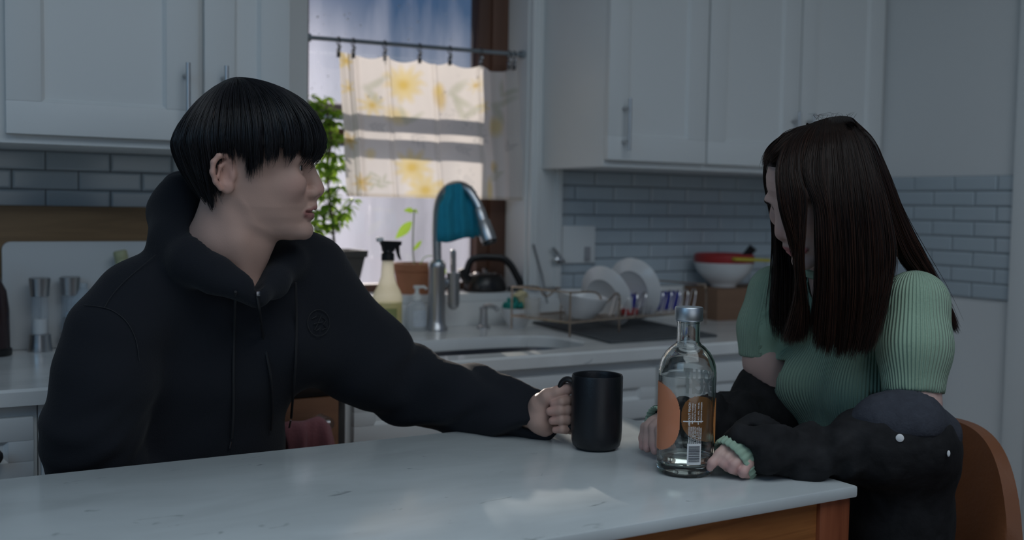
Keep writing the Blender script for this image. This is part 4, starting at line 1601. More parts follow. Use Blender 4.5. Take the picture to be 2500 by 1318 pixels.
def join(*parts):
    Vs, Qs, o = [], [], 0
    for V, Q in parts:
        Vs.append(V)
        Qs.append(Q + o)
        o += len(V)
    return np.concatenate(Vs), np.concatenate(Qs)


def sdf_obj(name, V, Q, material, parent=None):
    a, b, c, d = (V[Q[:, i]] for i in range(4))
    if (np.einsum('ij,ij->i', a, np.cross(b, c)) + np.einsum('ij,ij->i', a, np.cross(c, d))).sum() < 0:
        Q = Q[:, ::-1]
    return mesh_obj(name, V, Q, material, parent, True, None)


def set_attr(o, name, arr):
    arr = np.asarray(arr, np.float32)
    if arr.ndim == 1:
        a = o.data.attributes.new(name, 'FLOAT', 'POINT')
        a.data.foreach_set('value', arr)
    else:
        a = o.data.color_attributes.new(name, 'FLOAT_COLOR', 'POINT')
        a.data.foreach_set('color', np.concatenate([arr, np.ones((len(arr), 1), np.float32)], 1).ravel())


def strands(name, P, rad, material, parent, sides=3):
    """P: (N,K,3) polylines -> thin tapered tubes in one mesh"""
    N, K, _ = P.shape
    T = np.gradient(P, axis=1)
    T /= np.linalg.norm(T, axis=2, keepdims=True) + 1e-9
    ref = np.array([0.3, 0.8, 0.52])
    S = np.cross(T, ref)
    S /= np.linalg.norm(S, axis=2, keepdims=True) + 1e-9
    U = np.cross(S, T)
    t = np.linspace(0, 1, K)
    r = rad * np.clip(1.15 - t ** 3 * 0.95, 0.1, 1)[None, :]
    ring = []
    for k in range(sides):
        a = 2 * math.pi * k / sides
        ring.append(P + (S * math.cos(a) + U * math.sin(a)) * r[..., None])
    V = np.stack(ring, 2).reshape(-1, 3)
    idx = np.arange(N * K * sides).reshape(N, K, sides)
    Q = [np.stack([idx[:, :-1, k], idx[:, :-1, (k + 1) % sides], idx[:, 1:, (k + 1) % sides], idx[:, 1:, k]], -1).reshape(-1, 4) for k in range(sides)]
    return mesh_obj(name, V, np.concatenate(Q), material, parent, True, None)


def resample(pts, K):
    P = np.array(smooth_path(pts, 10))
    s = np.concatenate([[0], np.cumsum(np.linalg.norm(np.diff(P, axis=0), axis=1))])
    return np.stack([np.interp(np.linspace(0, s[-1], K), s, P[:, i]) for i in range(P.shape[1])], 1)


def attr_mat(name, attr, rough, spec=0.5, sss=0.0, bump=0.0, bscale=300, sheen=0.0):
    m = mat(name, (0.5, 0.5, 0.5), rough, spec=spec, sss=sss, bump=bump, bscale=bscale, sheen=sheen)
    nt = m.node_tree
    a = nt.nodes.new('ShaderNodeAttribute')
    a.attribute_name = attr
    nt.links.new(a.outputs['Color'], nt.nodes['Principled BSDF'].inputs['Base Color'])
    return m


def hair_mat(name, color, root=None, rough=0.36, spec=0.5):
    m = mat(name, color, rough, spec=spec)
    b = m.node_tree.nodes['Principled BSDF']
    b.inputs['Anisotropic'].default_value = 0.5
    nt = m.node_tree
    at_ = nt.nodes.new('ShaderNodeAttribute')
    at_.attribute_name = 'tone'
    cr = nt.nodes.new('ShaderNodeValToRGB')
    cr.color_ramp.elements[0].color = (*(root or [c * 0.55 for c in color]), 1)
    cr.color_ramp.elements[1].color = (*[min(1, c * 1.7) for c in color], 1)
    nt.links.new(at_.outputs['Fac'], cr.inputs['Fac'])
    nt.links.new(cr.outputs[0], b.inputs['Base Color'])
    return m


# ------------------------------------------------------------------ heads, in head space: +x forward, +y to the person's left, +z up, origin between the ear canals
S0 = 0.0002662
EYE_X = 803


def build_head(female=False, sc=1.0, neck=None):
    s = S0
    q = lambda cx, cy, y=0.0: np.array([(cx - 410) * s, y, (620 - cy) * s])
    cy = np.array([118, 130, 160, 200, 260, 330, 400, 460, 520, 570, 620, 680, 730, 760, 800, 826, 860, 898, 940, 970, 990, 1004], float)
    xf = np.array([520, 590, 700, 775, 838, 876, 893, 899, 899, 886, 880, 874, 876, 884, 889, 884, 882, 878, 880, 868, 840, 780], float)
    cyb = np.array([118, 130, 160, 200, 260, 330, 420, 500, 580, 650, 720, 760, 800, 850, 900, 950, 985, 1004], float)
    xb = np.array([500, 460, 375, 305, 240, 195, 168, 172, 200, 250, 310, 380, 440, 470, 520, 600, 690, 770], float)
    cyw = np.array([118, 130, 160, 200, 260, 330, 420, 520, 600, 680, 740, 800, 860, 920, 960, 990, 1004], float)
    w = np.array([.006, .022, .045, .060, .070, .075, .077, .0755, .0735, .0705, .0665, .0625, .0555, .044, .033, .020, .008])
    if female:
        xf = xf + np.where((cy > 440) & (cy < 560), -8, 0) + np.where(cy > 860, -8, 0)
        w = w * np.where(cyw > 700, 0.93, 0.98)
    h = 0.0017
    lo_ = np.minimum((-0.085, -0.095, -0.14), np.min([p - .065 for p in neck[:2]], 0))
    hi_ = np.maximum((0.165, 0.095, 0.145), np.max([p + .065 for p in neck[:2]], 0))
    Fd = Field(lo_, hi_, h)

    def base(X, Y, Z):
        c = 620 - Z / s
        a_f = np.interp(c, cy, xf)
        a_b = np.interp(c, cyb, xb)
        ww = np.interp(c, cyw, w)
        xc = np.interp(c, [118, 300, 620, 760, 900, 1004], [510, 420, 440, 520, 590, 775])
        p = np.interp(c, [118, 400, 560, 700, 860, 1004], [2.0, 2.0, 2.15, 2.15, 1.95, 2.0])
        x = (X / s + 410) - xc
        A = np.where(x > 0, np.maximum(a_f - xc, 4), np.maximum(xc - a_b, 4)) * s
        x = np.abs(x) * s
        g = ((x / A) ** p + (np.abs(Y) / ww) ** p) ** (1 / p)
        d = (g - 1) * np.minimum(A, ww) * 0.9
        return np.maximum(d, np.maximum(Z - (620 - 120) * s, (620 - 1003) * s - Z))
    Fd.mix(base, (-0.08, -0.09, -0.11), (0.14, 0.09, 0.14), 0.003)
    # brow, cheek, chin
    br = 0.002 if female else 0.0065
    for sg in (-1, 1):
        Fd.chain([q(878, 518, sg * .010), q(868, 512, sg * .028), q(815, 520, sg * .047)], [br, br, br * .8], 0.016)
        Fd.ell(q(778, 665, sg * .0425), (.020, .012, .016), 0.024)
        # eye socket
        Fd.ell(q(880, 574, sg * .031), (.0145, .0150, .0095) if not female else (.0125, .014, .0075), 0.014, sub=True)
    Fd.chain([q(842, 945, -.010), q(850, 948, 0), q(842, 945, .010)], [.0105, .0115, .0105], 0.012)
    # nose
    nr = 0.88 if female else 1.0
    off = -13 if female else 0
    Fd.chain([q(884, 560), q(897 + off, 600), q(915 + off, 650), q(930 + off, 690), q(936 + off * .6, 707)], [.0055, .0065, .0078, .0088, .0098 * nr], 0.011)
    for sg in (-1, 1):
        Fd.ell(q(902, 722, sg * .0125), (.0105, .0068 * nr, .0078), 0.006)
        Fd.ell(q(925, 738, sg * .0065), (.006, .0032, .0035), 0.003, sub=True)
    Fd.cone(q(924, 728), q(904, 742), .0055, .005, 0.006)
    # philtrum and lips
    Fd.cone(q(893, 755), q(900, 785), .006, .007, 0.012)
    up = [q(856, 836, -.0235), q(886, 815, -.013), q(904, 805, -.004), q(901, 808, 0), q(904, 805, .004), q(886, 815, .013), q(856, 836, .0235)]
    Fd.chain(up, [.0032, .0055, .0064, .0062, .0064, .0055, .0032], 0.005)
    lo = [q(856, 842, -.021), q(880, 853, -.011), q(888, 855, 0), q(880, 853, .011), q(856, 842, .021)]
    Fd.chain(lo, [.003, .0058, .0068, .0058, .003], 0.005)
    Fd.chain([q(864, 833, -.023), q(903, 830, -.010), q(915, 829, 0), q(903, 830, .010), q(864, 833, .023)], [.0020, .0024, .0026, .0024, .0020], 0.0025, sub=True)
    # eye opening between two lids, the eyeball sits behind it
    for sg in (-1, 1):
        Fd.ell(q(EYE_X, 574, sg * .031), .0132, 0.006)
        ul, ll = (0, 0) if not female else (14, 2)
        Fd.chain([q(846, 582, sg * .0170), q(850, 555 + ul, sg * .025), q(842, 551 + ul, sg * .034), q(804, 575, sg * .0445)], [.0022, .0031, .0034, .0026], 0.0025)
        Fd.chain([q(846, 584, sg * .0170), q(842, 597 + ll, sg * .027), q(834, 598 + ll, sg * .035), q(804, 581, sg * .0445)], [.0020, .0028, .0030, .0022], 0.0035)
        Fd.ell(q(EYE_X + 46, 575 + ul * .6, sg * .0315), (.0135, .0112, .0047 if not female else .0034), 0.0012, sub=True)
    # ears (the woman's are flat under her hair)
    for sg in (-1, 1) if not female else ():
        e = lambda cx, cy_, y: q(cx, cy_, sg * y)
        Fd.ell(e(415, 600, .0745), (.0155, .0048, .0245), 0.006)
        Fd.ell(e(428, 685, .0745), (.0095, .0045, .010), 0.006)
        Fd.chain([e(450, 575, .073), e(452, 535, .078), e(425, 506, .0825), e(390, 510, .0865), e(360, 545, .0885), e(353, 600, .088), e(368, 655, .0845), e(395, 695, .080)], [.0028, .0036, .004, .0042, .0042, .004, .0036, .0034], 0.003)
        Fd.chain([e(425, 545, .078), e(395, 570, .081), e(388, 620, .081), e(405, 660, .0785)], [.0026, .003, .003, .0026], 0.004)
        Fd.ell(e(425, 618, .081), (.0085, .0055, .0115), 0.004, sub=True)
        Fd.ell(e(462, 620, .0745), (.0045, .0045, .0075), 0.004)
    # neck
    nk = 0.86 if female else 1.0
    n1, n2, n3 = neck
    Fd.chain([q(450, 800), q(430, 985), n1, n2], [.050 * nk, .0535 * nk, .0545 * nk, .058 * nk], 0.03)
    Fd.chain([q(590, 955), q(550, 1080) * .8 + n1 * .2, n3], [.019 * nk, .019 * nk, .015 * nk], 0.035)
    for sg in (-1, 1):
        Fd.chain([q(400, 760, sg * .046 * nk), q(470, 980, sg * .044 * nk), n3 + np.array([-.008, sg * .012, 0])], [.011, .0115, .008], 0.018)
    if not female:
        Fd.ell(q(588, 1085), (.010, .009, .012), 0.014)
    V, Q = Fd.mesh(2)
    cx_, cz_ = V[:, 0] / S0 + 410, 620 - V[:, 2] / S0
    wj = np.clip((cz_ - np.interp(cx_, [150, 400, 440, 640, 860, 880], [760, 730, 745, 800, 925, 1010])) / 45, 0, 1) * np.clip((870 - cx_) / 60, 0, 1)
    V = V + wj[:, None] * (relax(V, Q, 34) - V)
    if female:                                      # a lower crown
        zc = .022
        V[:, 2] = np.where(V[:, 2] > zc, zc + (V[:, 2] - zc) * (1 - .20 * np.clip((V[:, 2] - zc) / .03, 0, 1)), V[:, 2])
    # colour by place
    c = np.tile(np.array([0.475, 0.305, 0.248]) if not female else np.array([0.60, 0.405, 0.355]), (len(V), 1))

    def paint(p, r, col, k):
        nonlocal c
        d = np.linalg.norm((V - p) / np.array(r), axis=1)
        wt = (np.clip(1.3 - d, 0, 0.6) / 0.6 * k)[:, None]
        c = c * (1 - wt) + np.array(col) * wt
    for sg in (-1, 1):
        paint(q(410, 600, sg * .083), (.022, .02, .034), (0.58, 0.30, 0.24), 0.5)
        paint(q(820, 690, sg * .04), (.03, .03, .022), (0.60, 0.33, 0.28), 0.3)
    paint(q(950, 706), (.014, .016, .014), (0.58, 0.31, 0.26), 0.4)
    lips = (0.33, 0.135, 0.125) if not female else (0.48, 0.13, 0.14)
    for chn, hz in ((up, .0047), (lo, .0062)):
        ch_ = np.array(smooth_path(chn, 6)) + np.array([.002, 0, -.0004])
        dd = np.full(len(V), 9.0)
        for p in ch_:
            dd = np.minimum(dd, np.linalg.norm((V - p) / np.array([.009, .0045, hz]), axis=1))
        wt = (np.clip(1.25 - dd, 0, .45) / .45 * .85)[:, None]
        c = c * (1 - wt) + np.array(lips) * wt
    return V * sc, Q, c, q


def head_frame(px, py, d, yaw, pitch=0.0, roll=0.0, fwd=1):
    """frame of a head whose ear axis centre is seen at (px,py,d); yaw turns the face from pure profile towards the camera"""
    c = at(px, py, d)
    v = ray(px, py)
    v = v / np.linalg.norm(v)
    er = RIGHT - (RIGHT @ v) * v
    er /= np.linalg.norm(er)
    up = np.cross(er, v)
    x = er * math.cos(yaw) * fwd - v * math.sin(yaw)
    x = x / np.linalg.norm(x)
    y = np.cross(up, x)
    z = np.cross(x, y)
    Mx = np.stack([x, y, z], 1)
    # pitch: nod down; roll: tilt about the view
    cp, sp = math.cos(pitch), math.sin(pitch)
    Rp = np.array([[cp, 0, sp], [0, 1, 0], [-sp, 0, cp]])
    cr, sr = math.cos(roll), math.sin(roll)
    Rr = np.array([[1, 0, 0], [0, cr, -sr], [0, sr, cr]])
    return c, Mx @ Rp @ Rr
# ------------------------------------------------------------------ the man behind the table
SKIN = attr_mat('skin', 'tint', 0.5, 0.4, bump=0.12, bscale=500)
HOOD = mat('black_fleece', (0.011, 0.0125, 0.017), 0.92, spec=0.25, bump=0.35, bscale=420, sheen=0.06)
EYEW = mat('eye_white', (0.62, 0.60, 0.58), 0.25)
IRIS = mat('dark_iris', (0.02, 0.012, 0.008), 0.15)
HAIRB = hair_mat('black_hair', (0.010, 0.010, 0.013), rough=0.4)


def eyes(parent, C, Mx, q, sc, look=(1, 0, 0)):
    for sg in (-1, 1):
        e = q(EYE_X, 574, sg * .031) * sc
        c = C + Mx @ e
        l = np.array(look, float)
        l /= np.linalg.norm(l)
        m = MB().sphere(c, .0121 * sc, 20, 14)
        o = m.build('eye', EYEW, parent, angle=None)
        d = Mx @ l
        R = Vector(d).to_track_quat('Z', 'Y').to_matrix()
        m = MB().lathe([(.0058 * sc, .01065 * sc), (.0056 * sc, .0113 * sc), (.003 * sc, .0122 * sc), (.0003, .0124 * sc)], c, R, 20, cap0=False)
        m.build('iris', IRIS, o)


def eyebrows(parent, C, Mx, q, sc, material, n=100, th=0.0006):
    rg = np.random.RandomState(2)
    for sg in (-1, 1):
        P = []
        for i in range(n):
            t = rg.rand()
            a = np.array([q(893 - 8 * t, 528 - 10 * math.sin(t * 2.2), sg * (.012 + .030 * t))]) if False else None
            cx = np.interp(t, [0, .5, 1], [899, 884, 838])
            cyy = np.interp(t, [0, .6, 1], [528, 512, 520]) + rg.uniform(-9, 9) * (1 - .6 * t)
            p0 = q(cx, cyy, sg * (.011 + .034 * t)) + np.array([.0022, sg * .0008, 0])
            p1 = p0 + np.array([-.0005 - .004 * t, sg * .006, .0012 - .002 * t])
            P.append([C + Mx @ ((p0 + (p1 - p0) * u + np.array([.0022 * math.sin(u * 3.1), 0, 0])) * sc) for u in np.linspace(0, 1, 4)])
        strands('eyebrow', np.array(P), th, material, parent)


mC, mX = head_frame(551, 429, 1.665, math.radians(2.5), 0.0, 0.0, 1)
inm = lambda p: (p - mC) @ mX
MNECK = [inm(at(510, 645, 1.70)), inm(at(488, 725, 1.755)), inm(at(606, 706, 1.672))]
Vh, Qh, Ch, qm = build_head(False, 1.0, MNECK)
Vhw = mC + Vh @ mX.T
base = np.array([0.45, 1.84, 0.0])
man = thing('person', 'person in a black hooded sweatshirt seated behind the table, reaching out to the black mug', 'person', base)

# left hand closed on the mug handle
_b = np.array([at(x, y, d) for x in (1262, 1408) for y in (930, 1072) for d in (1.735, 1.85)])
Fd = Field(_b.min(0), _b.max(0), 0.0011)
A = lambda x, y, d: at(x, y, d)
Fd.ell(A(1325, 1008, 1.803), (.026, .017, .034), .012)
Fd.chain([A(1290, 1012, 1.815), A(1318, 1010, 1.806)], [.023, .024], .015)
Fd.chain([A(1325, 985, 1.80), A(1352, 975, 1.807), A(1380, 985, 1.808)], [.017, .012, .0095], .01)     # back of the hand to the knuckles
Fd.chain([A(1325, 1030, 1.80), A(1352, 1035, 1.806), A(1380, 1030, 1.806)], [.019, .013, .0095], .01)
Fd.chain([A(1322, 1000, 1.785), A(1318, 1025, 1.788), A(1334, 1048, 1.792)], [.017, .018, .0125], .012)    # palm heel
Fd.chain([A(1318, 985, 1.785), A(1338, 968, 1.772), A(1362, 957, 1.764), A(1386, 949, 1.762), A(1392, 947, 1.763)], [.0165, .0125, .0092, .0082, .0070], .008)    # thumb along the handle top
for (x0, y0), (x1, y1), r, kn in (((1392, 978), (1352, 985), .0073, (1389, 984)), ((1394, 1001), (1343, 1004), .0079, (1390, 1004)), ((1394, 1025), (1349, 1027), .0074, (1390, 1024)), ((1390, 1049), (1356, 1049), .0064, (1384, 1045))):
    d0 = 1.752
    pts = [A(kn[0] - 8, kn[1], 1.806), A(x0 + 4, y0, 1.788), A(x0 + 3, y0, 1.768), A(x0 - 8, y0, d0 + .004), A((x0 + x1) / 2, (y0 + y1) / 2 - 1, d0), A(x1, y1, d0 + .007)]
    Fd.chain(pts, [r * 1.12, r * 1.1, r * 1.08, r * 1.02, r * 1.0, r * .92], .0035)
Vm1, Qm1 = Fd.mesh(2)
# trunk, arms and legs inside the clothes
Fd = Field((.10, 1.38, .02), (1.02, 2.02, 1.22), 0.014)
Fd.ell((.45, 1.85, .66), (.17, .13, .13), .05)
Fd.ell((.44, 1.82, .85), (.155, .10, .19), .05)
Fd.ell((.46, 1.79, 1.02), (.165, .10, .13), .05)
for a, b in (((.37, 1.84, .63), (.34, 1.47, .61)), ((.54, 1.84, .63), (.60, 1.49, .61))):
    Fd.cone(a, b, .075, .055, .03)
    Fd.cone(b, np.array(b) + np.array([0, .04, -.50]), .05, .036, .02)
    Fd.cone(np.array(b) + np.array([0, .05, -.55]), np.array(b) + np.array([0, -.10, -.56]), .034, .03, .02)
Fd.chain([at(755, 690, 1.84), at(895, 885, 1.90), at(1000, 950, 1.93)], [.05, .045, .038], .02)
Fd.chain([at(1000, 950, 1.93), at(1150, 985, 1.87), at(1312, 1012, 1.815)], [.038, .036, .026], .02)
Fd.chain([at(300, 790, 1.64), at(225, 1080, 1.64), (.42, 1.74, .74)], [.05, .04, .03], .02)
Vm2, Qm2 = Fd.mesh(1)
V, Q = join((Vhw, Qh), (Vm1, Qm1), (Vm2, Qm2))
body = sdf_obj('body', V, Q, SKIN, man)
hand_c = np.tile([0.475, 0.305, 0.248], (len(Vm1), 1))
for p, r in ((A(1352, 985, 1.757), .012), (A(1343, 1004, 1.757), .013), (A(1349, 1027, 1.757), .013), (A(1356, 1049, 1.757), .011), (A(1388, 948, 1.76), .012)):
    wt = np.clip(1.4 - np.linalg.norm(Vm1 - p, axis=1) / r, 0, 1)[:, None] * 0.35
    hand_c = hand_c * (1 - wt) + np.array([0.55, 0.29, 0.25]) * wt
set_attr(body, 'tint', np.concatenate([Ch, hand_c, np.tile([0.475, 0.305, 0.248], (len(Vm2), 1))]))
eyes(body, mC, mX, qm, 1.0, (1, -.16, -.04))
eyebrows(body, mC, mX, qm, 1.0, HAIRB)


# hair: a heavy bowl cut; every lock runs from the crown over a dome and then falls
HEND = ([0, 20, 40, 55, 64, 74, 78, 82, 87, 91, 95, 100, 113, 118, 121, 127, 140, 160, 180], [508, 520, 510, 502, 496, 494, 508, 566, 580, 566, 515, 494, 494, 530, 645, 735, 780, 805, 812])


def man_hair(phi, f, end_off, K, s_start=0.0):
    """phi: azimuths (rad), f: depth factor; returns (N,K,3) in head space"""
    phi = np.asarray(phi)[:, None]
    N = len(phi)
    f = np.broadcast_to(np.asarray(f, float).reshape(-1, 1), (N, 1))
    dg = np.degrees(np.abs((phi + np.pi) % (2 * np.pi) - np.pi))
    front = np.cos(phi) > 0
    a = np.where(front, 421, 442) * S0
    b = 0.0925
    r = 1 / np.sqrt((np.cos(phi) / a) ** 2 + (np.sin(phi) / b) ** 2)
    p = np.interp(dg, [0, 90, 180], [1.95, 1.95, 1.42])
    H = 378 * S0
    end = (430 - np.interp(dg, *HEND)) * S0 - np.asarray(end_off, float).reshape(-1, 1)
    Lq = 1.45 * r
    tot = Lq + np.maximum(-end, 0)
    s = np.linspace(0, 1, K)[None, :] * (1 - s_start) + s_start
    L = s * tot
    t = np.clip(L / Lq, 0, 1) * np.pi / 2
    rho = np.sin(t) ** (2 / p)
    zz = np.cos(t) ** (2 / p) * H
    drop = np.maximum(L - Lq, 0)
    D = drop / S0
    tuck_b = 225 * (D / 370) ** 1.55 * S0
    tuck_f = 70 * (D / 125) ** 2 * S0
    tuck_s = 0.05 * drop + 0.004 * np.clip(drop / 0.05, 0, 1)
    wf = np.clip(np.cos(phi), 0, 1) ** 2
    wb = np.clip(-np.cos(phi), 0, 1) ** 3
    tuck = tuck_f * wf + tuck_b * wb + tuck_s * np.clip(1 - wf - wb, 0, 1)
    R = rho * r * (f + (1 - f) * 0.0) - tuck
    # crown sits behind the middle, so the locks sweep forward on top
    cx0 = -70 * S0 * (1 - rho)
    X = (558 - 410) * S0 + R * np.cos(phi) + cx0
    Yv = R * np.sin(phi)
    Z = (620 - 430) * S0 + zz * f - drop
    return np.stack([X, Yv, Z], 2)


rg = np.random.RandomState(5)
ph = np.linspace(-np.pi, np.pi, 121)[:-1]
outer = man_hair(ph, 0.965, -0.010, 26)
inner = man_hair(ph, 0.87, -0.010, 26)
outer[:, 0] = outer[:, 0].mean(0)
grid = np.concatenate([outer, inner[:, ::-1]], 1).transpose(1, 0, 2)
a, b = grid.shape[:2]
idx = np.arange(a * b).reshape(a, b)
Qs = np.stack([idx[:-1], np.roll(idx[:-1], -1, 1), np.roll(idx[1:], -1, 1), idx[1:]], -1).reshape(-1, 4)
hair = sdf_obj('hair', mC + grid.reshape(-1, 3) @ mX.T, Qs, HAIRB, man)
hair['label'] = 'black bowl-cut hair with a heavy fringe'
N = 7500
phi = rg.uniform(-np.pi, np.pi, N)
cl = np.round(phi / (2 * np.pi / 110)) * (2 * np.pi / 110) + 0.018 * np.sin(np.round(phi / (2 * np.pi / 110)) * 7.1)
K = 18
f = 0.955 + 0.052 * rg.rand(N)
seg = rg.rand(N)
s0 = np.where(rg.rand(N) < 0.55, rg.rand(N) * 0.55, 0.02)
eo = rg.normal(0, 0.004, N) + rg.normal(0, .0045, 130)[np.round(phi / (2 * np.pi / 110)).astype(int) + 60] + 0.007 * np.sin(cl * 23) * (rg.rand(N) * .5 + .5) + np.where(rg.rand(N) < 0.12, rg.rand(N) * 0.012, 0)
P = np.empty((N, K, 3))
for i0 in range(0, N, 500):
    j = slice(i0, i0 + 500)
    P[j] = man_hair(phi[j], f[j], eo[j], 40)[:, np.round(np.linspace(0, 39, K)).astype(int)]
full = man_hair(phi, f, eo, 60)
clp = man_hair(cl, f, eo, 60)
tt = np.linspace(0, 1, K)[None, :] * (1 - s0[:, None]) + s0[:, None]
ii = np.clip((tt * 59).astype(int), 0, 58)
fr = (tt * 59 - ii)[..., None]
ar = np.arange(N)[:, None]
g = lambda Pm: Pm[ar, ii] * (1 - fr) + Pm[ar, ii + 1] * fr
wcl = (tt ** 1.6 * 0.66)[..., None]
P = g(full) * (1 - wcl) + g(clp) * wcl
clump_id = np.round(phi / (2 * np.pi / 110)).astype(int) + 60
clump_sway = rg.normal(0, 0.0034, (130, 1, 3))[clump_id] + .004 * np.sin(tt * rg.uniform(2, 5, 130)[clump_id][:, None] + rg.uniform(0, 6, 130)[clump_id][:, None])[..., None] * rg.normal(0, .7, (130, 1, 3))[clump_id]
sway = (tt ** 1.5)[..., None] * (rg.normal(0, 0.0022, (N, 1, 3)) + clump_sway) + 0.0016 * np.sin(tt * 5 + rg.uniform(0, 6, (N, 1)))[..., None] * np.array([.6, .6, .2])
P = P + sway * np.clip((tt - .15) * 3, 0, 1)[..., None]
hs = strands('hair_strands', (mC + P.reshape(-1, 3) @ mX.T).reshape(N, K, 3), 0.00062, HAIRB, hair)
set_attr(hs, 'tone', np.repeat(rg.rand(N) ** 1.5, K * 3))


# sweatshirt
def hoodie():
    Fd = Field((.08, 1.48, .60), (1.02, 2.04, 1.34), 0.0055)
    Fd.ell((.45, 1.86, .68), (.195, .150, .14), .05)
    Fd.ell((.43, 1.835, .82), (.180, .140, .17), .05)
    Fd.ell((.455, 1.80, 1.00), (.190, .132, .16), .05)
    Fd.cone(at(350, 738, 1.665), at(735, 690, 1.83), .066, .072, .05)
    Fd.chain([at(475, 648, 1.73), at(330, 738, 1.66)], [.062, .056], .03)
    Fd.chain([at(560, 650, 1.79), at(735, 668, 1.83)], [.062, .064], .03)
    Fd.chain([at(690, 815, 1.81), at(800, 838, 1.87)], [.085, .080], .03)
    # right arm hangs, its forearm goes down into the lap
    Fd.chain([at(281, 818, 1.635), at(255, 920, 1.63), at(226, 1040, 1.635), at(214, 1100, 1.645)], [.073, .072, .071, .066], .025)
    Fd.chain([at(214, 1100, 1.645), (.33, 1.72, .79), (.46, 1.745, .72)], [.066, .056, .042], .02)
    # left arm reaches along the table
    sh, e1, el, f1, f2, cf = at(752, 695, 1.84), at(892, 878, 1.90), at(1002, 946, 1.93), at(1130, 975, 1.88), at(1232, 999, 1.845), at(1300, 1013, 1.822)
    Fd.chain([sh, e1, el], [.076, .079, .066], .03)
    Fd.chain([el, f1, f2, cf], [.066, .061, .0465, .040], .02)
    Fd.cone(at(1290, 1012, 1.826), at(1324, 1017, 1.812), .0385, .0355, .004)
    # bunched hood round the neck
    hood = [(420, 520, 1.745, .036), (430, 592, 1.685, .040), (468, 640, 1.632, .030), (528, 672, 1.612, .024), (588, 700, 1.612, .018), (626, 722, 1.628, .013),
            (668, 690, 1.69, .020), (700, 640, 1.745, .028), (705, 600, 1.795, .030), (640, 560, 1.835, .034), (520, 500, 1.83, .036), (445, 475, 1.79, .034), (420, 520, 1.745, .036)]
    Fd.chain([at(*h[:3]) for h in hood], [h[3] for h in hood], .022)
    Fd.ell(at(440, 500, 1.725), (.042, .055, .050), .02)
    Fd.ell(at(452, 560, 1.715), (.046, .055, .046), .02)
    Fd.ell(at(725, 615, 1.80), (.035, .03, .03), .03)
    # open neck
    cone_ax = at(626, 712, 1.60)
    Fd.chain([mC + mX @ qm(455, 700), mC + mX @ qm(430, 985), at(512, 640, 1.70)], [.060, .0575, .0565], .006, sub=True)
    Fd.chain([at(590, 600, 1.67), at(606, 655, 1.65), at(618, 685, 1.635), at(627, 706, 1.618)], [.040, .030, .018, .005], .006, sub=True)
    # hollow cuff
    Fd.cone(at(1316, 1015, 1.816), at(1345, 1020, 1.804), .031, .031, .003, sub=True)
    els = np.array(el)

    def folds(X, Y, Z):
        d1 = np.sqrt((X - els[0]) ** 2 + (Y - els[1]) ** 2 + (Z - els[2]) ** 2)
        u = (X - els[0]) * .80 - (Z - els[2]) * .35 + .012 * np.sin(Z * 60) + (Y - els[1]) * .2
        n = np.sin(u * 105 + 1.2 * np.sin(Z * 45 + X * 20))
        f = 0.0075 * np.sign(n) * np.abs(n) ** 1.3 * np.exp(-((u - .06) / .115) ** 2) * (d1 < .36) * np.clip((X - .70) / .1, 0, 1)
        f = f + 0.0035 * wob(X, Y, Z, 34, 1) + 0.0022 * wob(X, Y, Z, 75, 2)
        # creases running down from the near shoulder and drag lines at the armpit
        m = np.sin((X * .5 - Z * .9 + Y * .3) * 70 + 2 * np.sin(X * 18))
        f = f + 0.0040 * np.abs(m) ** 2 * np.exp(-((X - .25) / .10) ** 2) * np.clip((1.0 - Z) / .1, 0, 1)
        return f
    Fd.displace(folds)
    return Fd.mesh(1)


Vk, Qk = hoodie()
hood = sdf_obj('hooded_sweatshirt', Vk, Qk, HOOD, man)
tree_v = Vk
HW = mat('faint_thread', (0.017, 0.018, 0.021), 0.75)
PEWTER = mat('pewter', (0.30, 0.30, 0.32), 0.3, 1.0)


def snap(px, py, d0=1.62, off=0.0015, fast=None):
    """point where the view ray through the pixel first meets the sweatshirt mesh (nearest vertices)"""
    r = ray(px, py)
    r = r / np.linalg.norm(r)
    src = tree_v if fast is None else fast
    w = src - np.array([0, 0, CAM_H])
    t = w @ r
    dist = np.linalg.norm(w - t[:, None] * r, axis=1)
    k = np.where(dist < 0.006)[0]
    k = k if len(k) else np.argsort(dist)[:4]
    tm = t[k].min()
    return np.array([0, 0, CAM_H]) + r * (tm - off)


m = MB().tube(smooth_path([snap(x, y) for x, y in ((628, 722), (634, 760), (642, 820), (654, 880), (662, 930), (665, 990), (662, 1050))], 4), .0022, 6)
m.build('zipper', mat('black_zip', (0.016, 0.016, 0.018), 0.4), hood)
m = MB()
p = snap(630, 716, off=.004)
m.box(p + np.array([-.003, -.002, -.004]), p + np.array([.003, .002, .003]), .001)
m.build('zip_pull', PEWTER, hood)
for pts, tip in ((((575, 712), (572, 800), (570, 900), (570, 1000), (566, 1070)), ((564, 1078), (561, 1094))), (((722, 690), (724, 780), (722, 880), (716, 960), (711, 1020)), ((710, 1026), (706, 1044)))):
    path = smooth_path([snap(x, y, off=.003) for x, y in pts], 4)
    m = MB().tube(path, .0022, 6)
    o = m.build('drawstring', mat('black_cord', (0.015, 0.015, 0.017), 0.8) if 'black_cord' not in bpy.data.materials else bpy.data.materials['black_cord'], hood)
    m = MB().tube([snap(*tip[0], off=.003), snap(*tip[1], off=.003)], .0017, 8)
    m.build('aglet', PEWTER, o)
